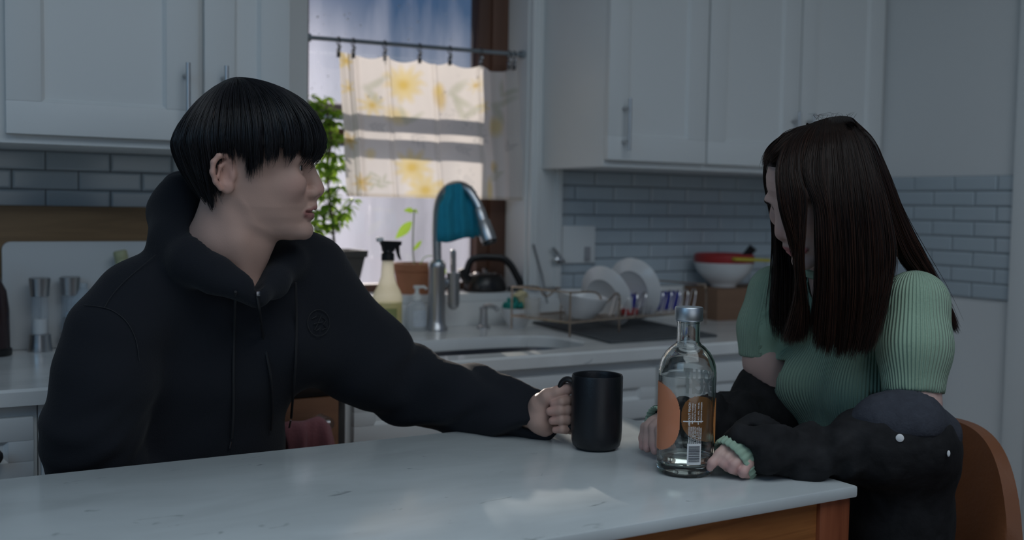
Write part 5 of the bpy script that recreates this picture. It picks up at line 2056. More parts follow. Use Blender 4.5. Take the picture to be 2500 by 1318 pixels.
# round stitched emblem on the chest
m = MB()
n = 40
ring = [snap(778 + 27 * math.cos(t), 788 + 32 * math.sin(t), off=.001) for t in np.linspace(0, 2 * math.pi, n, endpoint=False)]
m.tube(ring, .0007, 5, closed=True)
for pts in (((762, 778), (772, 772), (784, 770), (776, 790), (768, 805)), ((788, 775), (796, 782), (790, 792), (797, 800), (786, 806)), ((766, 790), (788, 786)), ((772, 808), (782, 800))):
    m.tube([snap(x, y, off=.001) for x, y in pts], .0008, 5)
m.build('emblem', HW, hood)
# stitched shoulder seams
m = MB()
m.tube(smooth_path([snap(x, y, off=.0005) for x, y in ((380, 622), (340, 655), (300, 690), (270, 725), (254, 752))], 4), .0007, 5)
m.build('seam', HW, hood)
m = MB()
m.tube(smooth_path([snap(x, y, off=.0005) for x, y in ((205, 744), (240, 748), (275, 758), (310, 786), (332, 830), (340, 880))], 4), .0007, 5)
m.build('seam', HW, hood)
# trousers
Fd = Field((.20, 1.36, .03), (.74, 2.02, .80), 0.011)
Fd.ell((.45, 1.86, .64), (.195, .150, .12), .05)
for a, b in (((.37, 1.84, .62), (.34, 1.46, .605)), ((.54, 1.84, .62), (.60, 1.48, .605))):
    Fd.cone(a, b, .088, .070, .03)
    Fd.cone(b, np.array(b) + np.array([0, .04, -.48]), .066, .055, .03)
Vt, Qt = Fd.mesh(1)
sdf_obj('trousers', Vt, Qt, mat('dark_denim', (0.02, 0.024, 0.035), 0.85), man)
SHOE = mat('black_shoe', (0.02, 0.02, 0.02), 0.5)
for x, y in ((.34, 1.45), (.60, 1.47)):
    m = MB().box((x - .045, y - .13, 0), (x + .045, y + .14, .085), .03)
    m.build('shoe', SHOE, man)

# ------------------------------------------------------------------ mug
c = on_z(1455, 1093, TZ)
rt = thing('mug', "tall matt black mug on the table in the man's hand", 'mug', c)
R_, Hm = 0.0415, 0.1205
m = MB().lathe([(0.030, 0.0), (0.033, 0.001), (0.0385, 0.006), (R_ * .985, 0.016), (R_, 0.03), (R_, Hm - 0.003), (R_ - 0.0012, Hm), (R_ - 0.003, Hm - 0.001), (R_ - 0.0042, Hm - 0.006), (R_ - 0.0045, 0.012), (0.001, 0.008)], c, seg=64, cap1=False)
m.build('body', mat('black_glaze', (0.010, 0.011, 0.014), 0.38, bump=0.12, bscale=240, spec=0.5), rt)
hx = -RIGHT * 0.90 + FWD * 0.43
hx[2] = 0
hx /= np.linalg.norm(hx)
pts = [c + hx * a + np.array([0, 0, b]) for a, b in ((R_ - .003, .104), (R_ + .012, .108), (R_ + .022, .098), (R_ + .025, .07), (R_ + .021, .042), (R_ + .010, .030), (R_ - .003, .032))]
m = MB().tube(smooth_path(pts, 6), 0.0062, 12, flat=(1.15, .8))
m.build('handle', bpy.data.materials['black_glaze'], rt)
# ------------------------------------------------------------------ the woman at the end of the table
WSC = 0.94
wC, wX = head_frame(2053, 449, 1.68, math.radians(37.5), math.radians(26.5), math.radians(-7), -1)
inw = lambda p: (p - wC) @ wX / WSC
WNECK = [inw(np.array([1.345, 1.225, 1.155])), inw(np.array([1.362, 1.232, 1.11])), inw(np.array([1.322, 1.228, 1.115]))]
Vh, Qh, Ch, qw = build_head(True, WSC, WNECK)
Vhw = wC + Vh @ wX.T
woman = thing('person', 'person in a ribbed green top, black jacket off the shoulders, looking down', 'person', (1.42, 1.23, 0))
A = at


def box_field(pts, h, pad=0.0):
    p = np.array(pts)
    return Field(p.min(0) - pad, p.max(0) + pad, h)


# near (left) hand: fingers hang from the cuff to the table, the forefinger touches the bottle
Fd = box_field([A(x, y, d) for x in (1715, 1862) for y in (1058, 1172) for d in (1.50, 1.63)], 0.0011)
Fd.chain([A(1850, 1112, 1.579), A(1818, 1100, 1.579), A(1802, 1098, 1.580)], [.021, .0205, .0165], .012)
Fd.chain([A(1815, 1086, 1.577), A(1784, 1079, 1.570), A(1757, 1109, 1.559), A(1739, 1130, 1.554), A(1733, 1141, 1.556)], [.0115, .0083, .0074, .0066, .0056], .004)
Fd.chain([A(1822, 1098, 1.572), A(1800, 1098, 1.561), A(1775, 1119, 1.553), A(1766, 1130, 1.553), A(1776, 1143, 1.562)], [.0115, .0082, .0076, .0071, .0058], .003)
Fd.chain([A(1832, 1112, 1.566), A(1812, 1114, 1.553), A(1792, 1134, 1.546), A(1787, 1144, 1.548), A(1799, 1152, 1.557)], [.0112, .0081, .0075, .0070, .0057], .003)
Fd.chain([A(1840, 1126, 1.560), A(1827, 1131, 1.548), A(1815, 1150, 1.542), A(1813, 1156, 1.545), A(1825, 1160, 1.553)], [.0100, .0072, .0066, .0060, .0052], .003)
Fd.chain([A(1825, 1094, 1.592), A(1790, 1094, 1.602), A(1762, 1096, 1.602), A(1747, 1099, 1.598)], [.0115, .0092, .0080, .0064], .006)
V1, Q1 = Fd.mesh(2)
# far (right) hand: fingers hang down to the marble behind the bottle
Fd = box_field([A(x, y, d) for x in (1548, 1700) for y in (1005, 1120) for d in (1.60, 1.80)], 0.0012)
Fd.chain([A(1665, 1042, 1.715), A(1630, 1040, 1.708), A(1600, 1042, 1.702)], [.024, .024, .018], .012)
for (pts, r) in ((((1598, 1040, 1.70), (1576, 1043, 1.712), (1571, 1070, 1.712), (1569, 1090, 1.70)), .0072), (((1600, 1038, 1.695), (1584, 1042, 1.695), (1581, 1074, 1.692), (1580, 1094, 1.682)), .0078),
                 (((1606, 1038, 1.685), (1597, 1044, 1.68), (1597, 1080, 1.672), (1599, 1100, 1.664)), .0079), (((1618, 1042, 1.675), (1612, 1052, 1.665), (1613, 1085, 1.655), (1617, 1102, 1.65)), .0074), (((1640, 1050, 1.68), (1630, 1075, 1.66), (1640, 1098, 1.648)), .0088)):
    Fd.chain([A(*p) for p in pts], [r * 1.35] + [r * 1.08] * (len(pts) - 2) + [r * .85], .004)
V2, Q2 = Fd.mesh(2)
# trunk, upper arms, forearms, legs
Fd = Field((.72, .95, .02), (1.62, 1.55, 1.24), 0.009)
Fd.ell((1.43, 1.23, .66), (.12, .15, .11), .05)
Fd.ell((1.405, 1.235, .82), (.075, .105, .13), .05)
Fd.ell((1.40, 1.23, 1.0), (.060, .11, .12), .04)
Fd.cone((1.365, 1.15, 1.105), (1.37, 1.31, 1.105), .04, .04, .04)
shL, elL, wrL = A(2233, 745, 1.625), A(2228, 1068, 1.585), A(1850, 1110, 1.575)
shR, elR, wrR = A(1892, 715, 1.87), A(1922, 1012, 1.855), A(1660, 1042, 1.715)
Fd.chain([shL, A(2231, 900, 1.60), A(2230, 985, 1.592), elL], [.036, .0345, .0365, .033], .02)
Fd.chain([elL, A(2040, 1100, 1.58), wrL], [.034, .024, .019], .02)
Fd.chain([shR, A(1873, 880, 1.865), elR], [.040, .0365, .032], .03)
Fd.chain([elR, A(1790, 1030, 1.78), wrR], [.032, .025, .020], .02)
for y in (1.15, 1.32):
    Fd.chain([(1.42, y, .635), (1.03, y + (y - 1.23) * .2, .625)], [.068, .052], .03)
    Fd.chain([(1.03, y, .625), (1.05, y, .12)], [.048, .033], .02)
    Fd.chain([(1.06, y, .06), (.90, y, .045)], [.034, .028], .02)
V3, Q3 = Fd.mesh(1)
V, Q = join((Vhw, Qh), (V1, Q1), (V2, Q2), (V3, Q3))
body = sdf_obj('body', V, Q, SKIN, woman)


def hand_tint(Vx, tips, base=(0.57, 0.385, 0.335)):
    c = np.tile(base, (len(Vx), 1))
    for p in tips:
        wt = np.clip(1.5 - np.linalg.norm(Vx - p, axis=1) / .011, 0, 1)[:, None] * 0.4
        c = c * (1 - wt) + np.array([0.60, 0.30, 0.29]) * wt
    return c


set_attr(body, 'tint', np.concatenate([Ch, hand_tint(V1, [A(1734, 1138, 1.553), A(1770, 1134, 1.551), A(1792, 1144, 1.544), A(1818, 1152, 1.54), A(1785, 1080, 1.566)]),
                                       hand_tint(V2, [A(1569, 1088, 1.70), A(1580, 1092, 1.682), A(1599, 1098, 1.664)]), np.tile([0.60, 0.405, 0.355], (len(V3), 1))]))
eyes(body, wC, wX, qw, WSC, (1, 0, -.35))
HAIRW = hair_mat('brown_hair', (0.034, 0.0145, 0.009), root=(0.009, 0.006, 0.005), rough=0.42, spec=0.22)
eyebrows(body, wC, wX, qw, WSC, HAIRW, 110)
# lowered upper lids and lashes
for sg in (-1, 1):
    m = MB()
    rows = []
    for i in range(7):
        u = i / 6
        a0 = qw(846 - 44 * max(0, u - .3) / .7, 562 + 14 * (2 * u - .8) ** 2, sg * (.018 + .026 * u))
        a1 = a0 + np.array([.0022 - .004 * u, sg * .001, -.0052])
        rows.append([wC + wX @ (a0 * WSC), wC + wX @ ((a0 + a1) / 2 + np.array([.0022, 0, 0])) if False else wC + wX @ (((a0 + a1) / 2 + np.array([.0014, 0, 0])) * WSC), wC + wX @ (a1 * WSC)])
    m.grid(rows)
    m.build('lashes', mat('lash_black', (0.015, 0.01, 0.01), 0.6) if 'lash_black' not in bpy.data.materials else bpy.data.materials['lash_black'], body, angle=None)


# ribbed top
def knit_mat():
    m = mat('green_rib_knit', (0.30, 0.43, 0.32), 0.88, spec=0.2, sheen=0.12)
    nt = m.node_tree
    b = nt.nodes['Principled BSDF']
    a = nt.nodes.new('ShaderNodeAttribute')
    a.attribute_name = 'rib'
    mm = nt.nodes.new('ShaderNodeMath')
    mm.operation = 'MULTIPLY'
    mm.inputs[1].default_value = 2 * math.pi
    sn = nt.nodes.new('ShaderNodeMath')
    sn.operation = 'SINE'
    nt.links.new(a.outputs['Fac'], mm.inputs[0])
    nt.links.new(mm.outputs[0], sn.inputs[0])
    bp = nt.nodes.new('ShaderNodeBump')
    bp.inputs['Strength'].default_value = 0.7
    bp.inputs['Distance'].default_value = 0.0016
    nt.links.new(sn.outputs[0], bp.inputs['Height'])
    tc = nt.nodes.new('ShaderNodeTexCoord')
    n2 = nt.nodes.new('ShaderNodeTexNoise')
    n2.inputs['Scale'].default_value = 500
    nt.links.new(tc.outputs['Object'], n2.inputs['Vector'])
    b2 = nt.nodes.new('ShaderNodeBump')
    b2.inputs['Strength'].default_value = 0.3
    b2.inputs['Distance'].default_value = 0.001
    nt.links.new(n2.outputs['Fac'], b2.inputs['Height'])
    nt.links.new(bp.outputs[0], b2.inputs['Normal'])
    nt.links.new(b2.outputs[0], b.inputs['Normal'])
    return m


KNIT = knit_mat()
Fd = Field((1.15, .98, .70), (1.56, 1.52, 1.19), 0.0045)
Fd.ell((1.41, 1.235, .80), (.092, .120, .14), .04)
Fd.ell((1.400, 1.23, .97), (.085, .130, .13), .05)
Fd.cone((1.37, 1.15, 1.095), (1.375, 1.32, 1.095), .056, .056, .04)
Fd.ell((1.340, 1.170, .962), (.052, .056, .056), .035)
Fd.ell((1.343, 1.292, .962), (.052, .056, .056), .035)
Fd.chain([(1.352, 1.226, 1.140), (1.365, 1.232, 1.12)], [.056, .064], .02)
slL = [shL, A(2232, 850, 1.605), A(2230, 962, 1.595)]
slR = [shR, A(1868, 800, 1.87), A(1864, 874, 1.868)]
Fd.chain(slL, [.053, .052, .0455], .018)
Fd.chain(slR, [.049, .046, .043], .018)
# open sleeve ends and neck
for s_, r in ((slL, .0355), (slR, .033)):
    e = np.array(s_[2])
    d = e - np.array(s_[1])
    d /= np.linalg.norm(d)
    Fd.mix(lambda X, Y, Z: np.maximum((-(X - e[0]) * d[0] - (Y - e[1]) * d[1] - (Z - e[2]) * d[2]), np.sqrt((X - e[0]) ** 2 + (Y - e[1]) ** 2 + (Z - e[2]) ** 2) - .075), e - .08, e + .08, .002, sub=True)
    Fd.cone(e - d * .012, e + d * .03, r, r, .002, sub=True)
Fd.chain([(1.32, 1.21, 1.21), (1.350, 1.226, 1.135)], [.055, .052], .004, sub=True)
Fd.displace(lambda X, Y, Z: .0022 * wob(X, Y, Z, 45, 9) + .004 * np.abs(np.sin((Z * .8 + X * .5 - Y * .3) * 60)) ** 3 * np.exp(-((Z - .83) / .05) ** 2))
Vt, Qt = Fd.mesh(2)
top = sdf_obj('ribbed_top', Vt, Qt, KNIT, woman)
rib = np.arctan2(Vt[:, 1] - 1.23, -(Vt[:, 0] - 1.44)) * 0.14 / 0.0047


def arm_rib(V, ch):
    """angle about a sleeve axis and distance to it"""
    a, b = np.array(ch[0]), np.array(ch[2])
    d = (b - a) / np.linalg.norm(b - a)
    w = V - a
    t = w @ d
    p = w - t[:, None] * d
    e1 = np.cross(d, [0.6, 0.6, 0.5])
    e1 /= np.linalg.norm(e1)
    e2 = np.cross(d, e1)
    return np.arctan2(p @ e2, p @ e1) * 0.052 / 0.0052, np.linalg.norm(p, axis=1), t


for ch in (slL, slR):
    r_, dist, t = arm_rib(Vt, ch)
    near = ch is slL
    seam = ch[0][1] + (.024 if near else -.024)
    on = (dist < .075) & ((Vt[:, 1] < seam) if near else (Vt[:, 1] > seam))
    rib = np.where(on, r_, rib)
set_attr(top, 'rib', rib)
# collar of the top
ring = [np.array([1.350 - .056 * math.cos(t), 1.226 + .058 * math.sin(t), 1.165 - .018 * math.cos(t)]) for t in np.linspace(0, 2 * math.pi, 36, endpoint=False)]
m = MB().tube(ring, .007, 8, closed=True)
m.build('collar', mat('green_collar', (0.30, 0.42, 0.32), 0.88), top)

# black jacket, off the shoulders, bunched on both forearms
DENIM = mat('black_denim', (0.018, 0.018, 0.0195), 0.9, spec=0.25, noise=0.85, nscale=38, bump=1.0, bscale=70)
Fd = Field((.93, .90, .50), (1.66, 1.62, .985), 0.0045)
Fd.chain([A(1822, 1106, 1.572), A(1872, 1100, 1.572), A(1965, 1106, 1.577), A(2060, 1108, 1.578), A(2150, 1098, 1.575), A(2232, 1092, 1.575)], [.0345, .0385, .0335, .0385, .053, .054], .022)
Fd.chain([A(2110, 1066, 1.60), A(2220, 1058, 1.575), A(2283, 1096, 1.60), A(2300, 1142, 1.61)], [.040, .046, .028, .020], .03)
Fd.chain([A(2195, 1150, 1.64), A(2192, 1270, 1.655), A(2185, 1420, 1.67)], [.068, .070, .078], .04)
Fd.chain([A(2225, 1092, 1.60), A(2215, 1250, 1.66), A(2205, 1420, 1.68)], [.050, .046, .050], .04)
Fd.chain([A(2262, 1130, 1.64), (1.475, 1.18, .83), (1.50, 1.26, .82), (1.49, 1.38, .84), A(1935, 1030, 1.88)], [.026, .030, .030, .032, .036], .03)
Fd.chain([(1.47, 1.20, .76), (1.50, 1.27, .74), (1.48, 1.36, .76)], [.035, .035, .04], .05)
Fd.chain([A(1846, 925, 1.872), A(1845, 970, 1.86), A(1880, 1010, 1.85), A(1918, 1022, 1.85)], [.026, .039, .043, .038], .03)
Fd.chain([A(1900, 1028, 1.85), A(1800, 1022, 1.785), A(1720, 1032, 1.745), A(1640, 1038, 1.712), A(1618, 1038, 1.703)], [.041, .040, .036, .031, .029], .025)
# bare arms come out of the bunched sleeves
Fd.chain([A(2228, 930, 1.597), A(2228, 1030, 1.588)], [.0425, .036], .004, sub=True)
Fd.chain([A(1873, 880, 1.866), A(1905, 985, 1.858)], [.0405, .034], .004, sub=True)
FCC = A(1612, 1037, 1.703)
FCA = FCC - A(1655, 1038, 1.717)
FCA /= np.linalg.norm(FCA)
Fd.mix(lambda X, Y, Z: np.maximum(-((X - FCC[0]) * FCA[0] + (Y - FCC[1]) * FCA[1] + (Z - FCC[2]) * FCA[2]), np.sqrt((X - FCC[0]) ** 2 + (Y - FCC[1]) ** 2 + (Z - FCC[2]) ** 2) - .07), FCC - .07, FCC + .07, .003, sub=True)
Fd.cone(FCC + FCA * .01, FCC - FCA * .02, .0245, .0235, .002, sub=True)
# the near sleeve ends in a plane that faces the hand and a little towards the photographer
CUFC = A(1803, 1115, 1.573)
_t = math.radians(24)
CUF1 = RIGHT * .56 + DOWN * .83
CUFA = (-RIGHT * .83 + DOWN * .56) * math.cos(_t) - FWD * math.sin(_t)
CUF2 = (RIGHT * .83 - DOWN * .56) * math.sin(_t) - FWD * math.cos(_t)
Fd.cone(CUFC + CUFA * .004, CUFC - CUFA * .03, .0375, .0375, .012)


def beyond_cuff(X, Y, Z):
    a_ = (X - CUFC[0]) * CUFA[0] + (Y - CUFC[1]) * CUFA[1] + (Z - CUFC[2]) * CUFA[2]
    r_ = np.sqrt((X - CUFC[0]) ** 2 + (Y - CUFC[1]) ** 2 + (Z - CUFC[2]) ** 2)
    return np.maximum(-a_, r_ - .075)


Fd.mix(beyond_cuff, CUFC - .08, CUFC + .08, .003, sub=True)
Fd.cone(CUFC + CUFA * .01, CUFC - CUFA * .022, .031, .030, .003, sub=True)
Fd.mix(lambda X, Y, Z: (Z - (TZ + .001)) + 0 * X + 0 * Y + np.maximum(X - 1.199, 0) * 50, np.array([.9, .9, .5]), np.array([1.2, 1.6, TZ]), .001, sub=True)


def jfold(X, Y, Z):
    n1 = np.sin(X * 95 + Y * 40 + 2.2 * np.sin(Z * 50 + Y * 25))
    n2 = np.sin(Y * 90 - X * 45 + Z * 60 + 1.8 * np.sin(X * 50))
    return .0028 * (np.abs(wob(X, Y, Z, 190, 31)) * 3 - 1) + 0.0078 * np.sign(n1) * np.abs(n1) ** 1.4 * (0.6 + .4 * np.sin(Z * 40)) + .0035 * n2 + .003 * wob(X, Y, Z, 110, 4)


Fd.displace(lambda X, Y, Z: jfold(X, Y, Z) * (Z > TZ - .05) * np.clip((1.26 - X) / .06, .10, 1))
Vj, Qj = Fd.mesh(2)
jk = sdf_obj('jacket', Vj, Qj, DENIM, woman)
# turned-out part over the elbow, jacket cloth coloured paler as if lit, with snap buttons below it
Fd = box_field([A(x, y, d) for x in (2040, 2350) for y in (965, 1120) for d in (1.46, 1.74)], 0.0045)
Fd.chain([A(2074, 1046, 1.588), A(2145, 1030, 1.575), A(2222, 1034, 1.568), A(2283, 1068, 1.588), A(2302, 1098, 1.60)], [.012, .034, .047, .033, .018], .028)
Fd.chain([A(2150, 1070, 1.575), A(2222, 1083, 1.572), A(2290, 1130, 1.60)], [.040, .052, .034], .01, sub=True)
Fd.chain([A(2228, 930, 1.597), A(2228, 1030, 1.588)], [.0435, .037], .004, sub=True)
Fd.displace(lambda X, Y, Z: .003 * wob(X, Y, Z, 60, 14))
Vc, Qc = Fd.mesh(2)
o = sdf_obj('collar', Vc, Qc, mat('lit_denim', (0.050, 0.054, 0.068), 0.92, spec=0.2, noise=0.3, nscale=90, bump=0.5, bscale=300), jk)
o['label'] = 'turned-out collar, its dark cloth coloured paler grey as lit'
SNAP = mat('snap_white', (0.72, 0.72, 0.72), 0.3)
allj = np.concatenate([Vj, Vc])
for x, y, r in ((2197, 1069, .0056), (2316, 1107, .0045)):
    p = snap(x, y, off=.001, fast=allj)
    d = Vector(-ray(x, y)).normalized()
    m = MB().lathe([(r, -.002), (r, .0006), (r * .75, .0014), (.0004, .0015)], p, d.to_track_quat('Z', 'Y').to_matrix(), 20, squash=(1, 1) if x < 2300 else (.5, 1))
    m.build('snap_button', SNAP, jk)
# green ribbed cuffs of the sleeve lining
m = MB()
rows = []
n = 96
for off, k in ((-.016, 1.0), (.0, 1.04), (.009, 1.07), (.014, 1.04), (.015, .98), (.010, .93), (-.012, .90)):
    row = []
    for j in range(n):
        t = 2 * math.pi * j / n
        kk = k * (1 + .028 * (1 if j % 4 < 2 else -1))
        row.append(CUFC + CUF1 * (.0352 * kk * math.cos(t)) + CUF2 * (.0300 * kk * math.sin(t)) + CUFA * off)
    rows.append(row)
m.grid(rows, closed_u=True)
m.build('knit_cuff', bpy.data.materials['green_collar'], jk, angle=None)
m = MB()
ctr = Vector(FCC)
ax = -Vector(FCA)
v1 = Vector((0, 0, 1))
v1 = (v1 - ax * v1.dot(ax)).normalized()
v2 = ax.cross(v1)
rows = []
for off, k in ((.014, .95), (.0, 1.0), (-.008, 1.02), (-.012, 1.0), (-.012, .93), (0, .88)):
    rows.append([ctr + v1 * (.0285 * k * (1 + .03 * (1 if j % 4 < 2 else -1)) * math.cos(2 * math.pi * j / n)) + v2 * (.0275 * k * (1 + .03 * (1 if j % 4 < 2 else -1)) * math.sin(2 * math.pi * j / n)) + ax * off for j in range(n)])
m.grid(rows, closed_u=True)
m.build('knit_cuff', bpy.data.materials['green_collar'], jk, angle=None)
# trousers and shoes
Fd = Field((.88, 1.02, .05), (1.62, 1.46, .80), 0.010)
Fd.ell((1.44, 1.235, .655), (.13, .16, .11), .05)
for y in (1.15, 1.32):
    Fd.cone((1.42, y, .645), (1.03, y + (y - 1.23) * .2, .635), .082, .064, .03)
    Fd.chain([(1.03, y, .63), (1.05, y, .11)], [.062, .05], .02)
Vp, Qp = Fd.mesh(1)
sdf_obj('trousers', Vp, Qp, mat('black_jeans', (0.014, 0.014, 0.016), 0.9), woman)
for y in (1.15, 1.32):
    m = MB().box((.88, y - .042, 0), (1.11, y + .042, .085), .03)
    m.build('shoe', SHOE, woman)

# hair: guide locks read off the photograph, each with its own depth; sheets are filled between neighbouring guides
NEAR = [
    [(1975, 304, 1.665), (1922, 345, 1.62), (1898, 400, 1.585), (1897, 455, 1.568), (1907, 515, 1.56), (1926, 575, 1.56), (1944, 640, 1.57), (1946, 720, 1.575), (1925, 800, 1.58), (1908, 838, 1.58)],
    [(1982, 301, 1.67), (1940, 345, 1.62), (1928, 405, 1.582), (1936, 470, 1.562), (1944, 530, 1.556), (1950, 590, 1.556), (1953, 650, 1.562), (1955, 720, 1.57), (1948, 800, 1.575), (1935, 846, 1.578)],
    [(1990, 298, 1.675), (1955, 350, 1.62), (1952, 420, 1.58), (1966, 480, 1.562), (1961, 555, 1.555), (1955, 620, 1.556), (1958, 680, 1.56), (1966, 750, 1.57), (1968, 810, 1.575), (1962, 850, 1.575)],
]
MAIN = [
    [(2000, 294, 1.68), (1974, 350, 1.625), (1962, 425, 1.588), (1990, 500, 1.568), (1996, 590, 1.558), (1996, 690, 1.56), (1988, 790, 1.565), (1980, 852, 1.57)],
    [(2025, 287, 1.685), (2022, 350, 1.625), (2025, 450, 1.582), (2032, 560, 1.562), (2036, 690, 1.56), (2032, 800, 1.565), (2026, 876, 1.57)],
    [(2050, 284, 1.69), (2072, 345, 1.635), (2088, 450, 1.592), (2098, 560, 1.572), (2100, 690, 1.565), (2088, 800, 1.57), (2070, 884, 1.57)],
    [(2066, 285, 1.69), (2105, 345, 1.65), (2132, 450, 1.61), (2148, 560, 1.59), (2150, 670, 1.578), (2130, 790, 1.57), (2108, 872, 1.565)],
    [(2074, 287, 1.69), (2118, 345, 1.665), (2148, 440, 1.63), (2172, 540, 1.605), (2180, 630, 1.59), (2158, 740, 1.575), (2128, 850, 1.568)],
]
BACK = [
    [(2074, 287, 1.695), (2116, 345, 1.675), (2146, 440, 1.65), (2170, 540, 1.645), (2200, 625, 1.655), (2250, 690, 1.685), (2292, 755, 1.705), (2318, 806, 1.71)],
    [(2078, 289, 1.70), (2124, 345, 1.69), (2156, 430, 1.675), (2188, 525, 1.672), (2226, 615, 1.68), (2274, 695, 1.70), (2308, 765, 1.71), (2330, 815, 1.712)],
    [(2080, 290, 1.71), (2132, 345, 1.71), (2166, 430, 1.70), (2200, 520, 1.695), (2244, 610, 1.695), (2288, 695, 1.705), (2320, 768, 1.712), (2340, 822, 1.715)],
    [(2080, 290, 1.72), (2130, 345, 1.76), (2160, 430, 1.79), (2190, 520, 1.79), (2230, 610, 1.77), (2270, 695, 1.76), (2300, 768, 1.74), (2320, 810, 1.74)],
]
FAR = [
    [(1975, 303, 1.68), (1915, 330, 1.69), (1876, 372, 1.70), (1867, 425, 1.715), (1877, 485, 1.745), (1890, 560, 1.77), (1889, 660, 1.775), (1880, 760, 1.765), (1892, 838, 1.755)],
    [(1985, 302, 1.685), (1930, 335, 1.72), (1894, 380, 1.75), (1890, 450, 1.775), (1902, 560, 1.785), (1910, 660, 1.78), (1908, 760, 1.765), (1906, 838, 1.755)],
    [(1998, 300, 1.69), (1955, 340, 1.755), (1925, 400, 1.79), (1925, 500, 1.80), (1938, 600, 1.795), (1948, 700, 1.78), (1945, 780, 1.76), (1930, 845, 1.752)],
    [(2010, 298, 1.69), (1985, 340, 1.78), (1972, 450, 1.80), (1985, 600, 1.795), (1985, 700, 1.78), (1975, 780, 1.76), (1958, 838, 1.75)],
    [(2060, 290, 1.70), (2080, 345, 1.79), (2090, 450, 1.83), (2090, 600, 1.82), (2070, 700, 1.80), (2050, 760, 1.79)],
]


FRONT = [
    [(1990, 298, 1.675), (1955, 345, 1.62), (1935, 385, 1.59), (1915, 405, 1.585)],
    [(1980, 302, 1.67), (1930, 338, 1.625), (1898, 372, 1.605), (1884, 394, 1.61)],
    [(1977, 303, 1.675), (1920, 333, 1.645), (1884, 370, 1.64), (1872, 396, 1.66)],
    [(1975, 303, 1.68), (1915, 330, 1.68), (1876, 368, 1.69), (1866, 410, 1.71)],
]
FILL = [
    [(1988, 298, 1.675), (1955, 345, 1.62), (1946, 400, 1.585), (1958, 455, 1.567)],
    [(2004, 293, 1.68), (1982, 345, 1.622), (1972, 410, 1.588), (1985, 470, 1.57)],
    [(2030, 287, 1.685), (2030, 345, 1.62), (2030, 410, 1.59), (2032, 470, 1.575)],
]


def guide(gp, K):
    return np.stack([at(*p) for p in resample(gp, K)])


# cap over the skull
CAPC, CAPR = np.array([qw(520, 0)[0] * WSC, 0, .034]), np.array([.1015, .0795, .0780])


def outside(P, k=1.02, side=-1):
    """moves points that lie inside the skull out along the line of sight, to its near (-1) or far (+1) surface"""
    eye = np.array([0, 0, CAM_H])
    v = P - eye
    v = v / np.linalg.norm(v, axis=-1, keepdims=True)
    q_ = ((P - wC) @ wX - CAPC) / CAPR
    dv = (v @ wX) / CAPR
    k = np.asarray(k, float).reshape((-1,) + (1,) * (P.ndim - 2)) if np.ndim(k) else k
    A_ = (dv ** 2).sum(-1)
    B_ = (q_ * dv).sum(-1)
    C_ = (q_ ** 2).sum(-1) - k ** 2
    disc = np.sqrt(np.maximum(B_ ** 2 - A_ * C_, 0))
    s = np.where(C_ < 0, (-B_ + side * disc) / A_, 0)
    if P.ndim == 3:                                 # below the widest place a lock hangs on instead of hugging the skull
        for i in range(1, s.shape[1]):
            c_ = s[:, i - 1] * .955
            s[:, i] = np.where(np.abs(c_) > np.abs(s[:, i]), c_, s[:, i])
    return P + v * s[..., None]


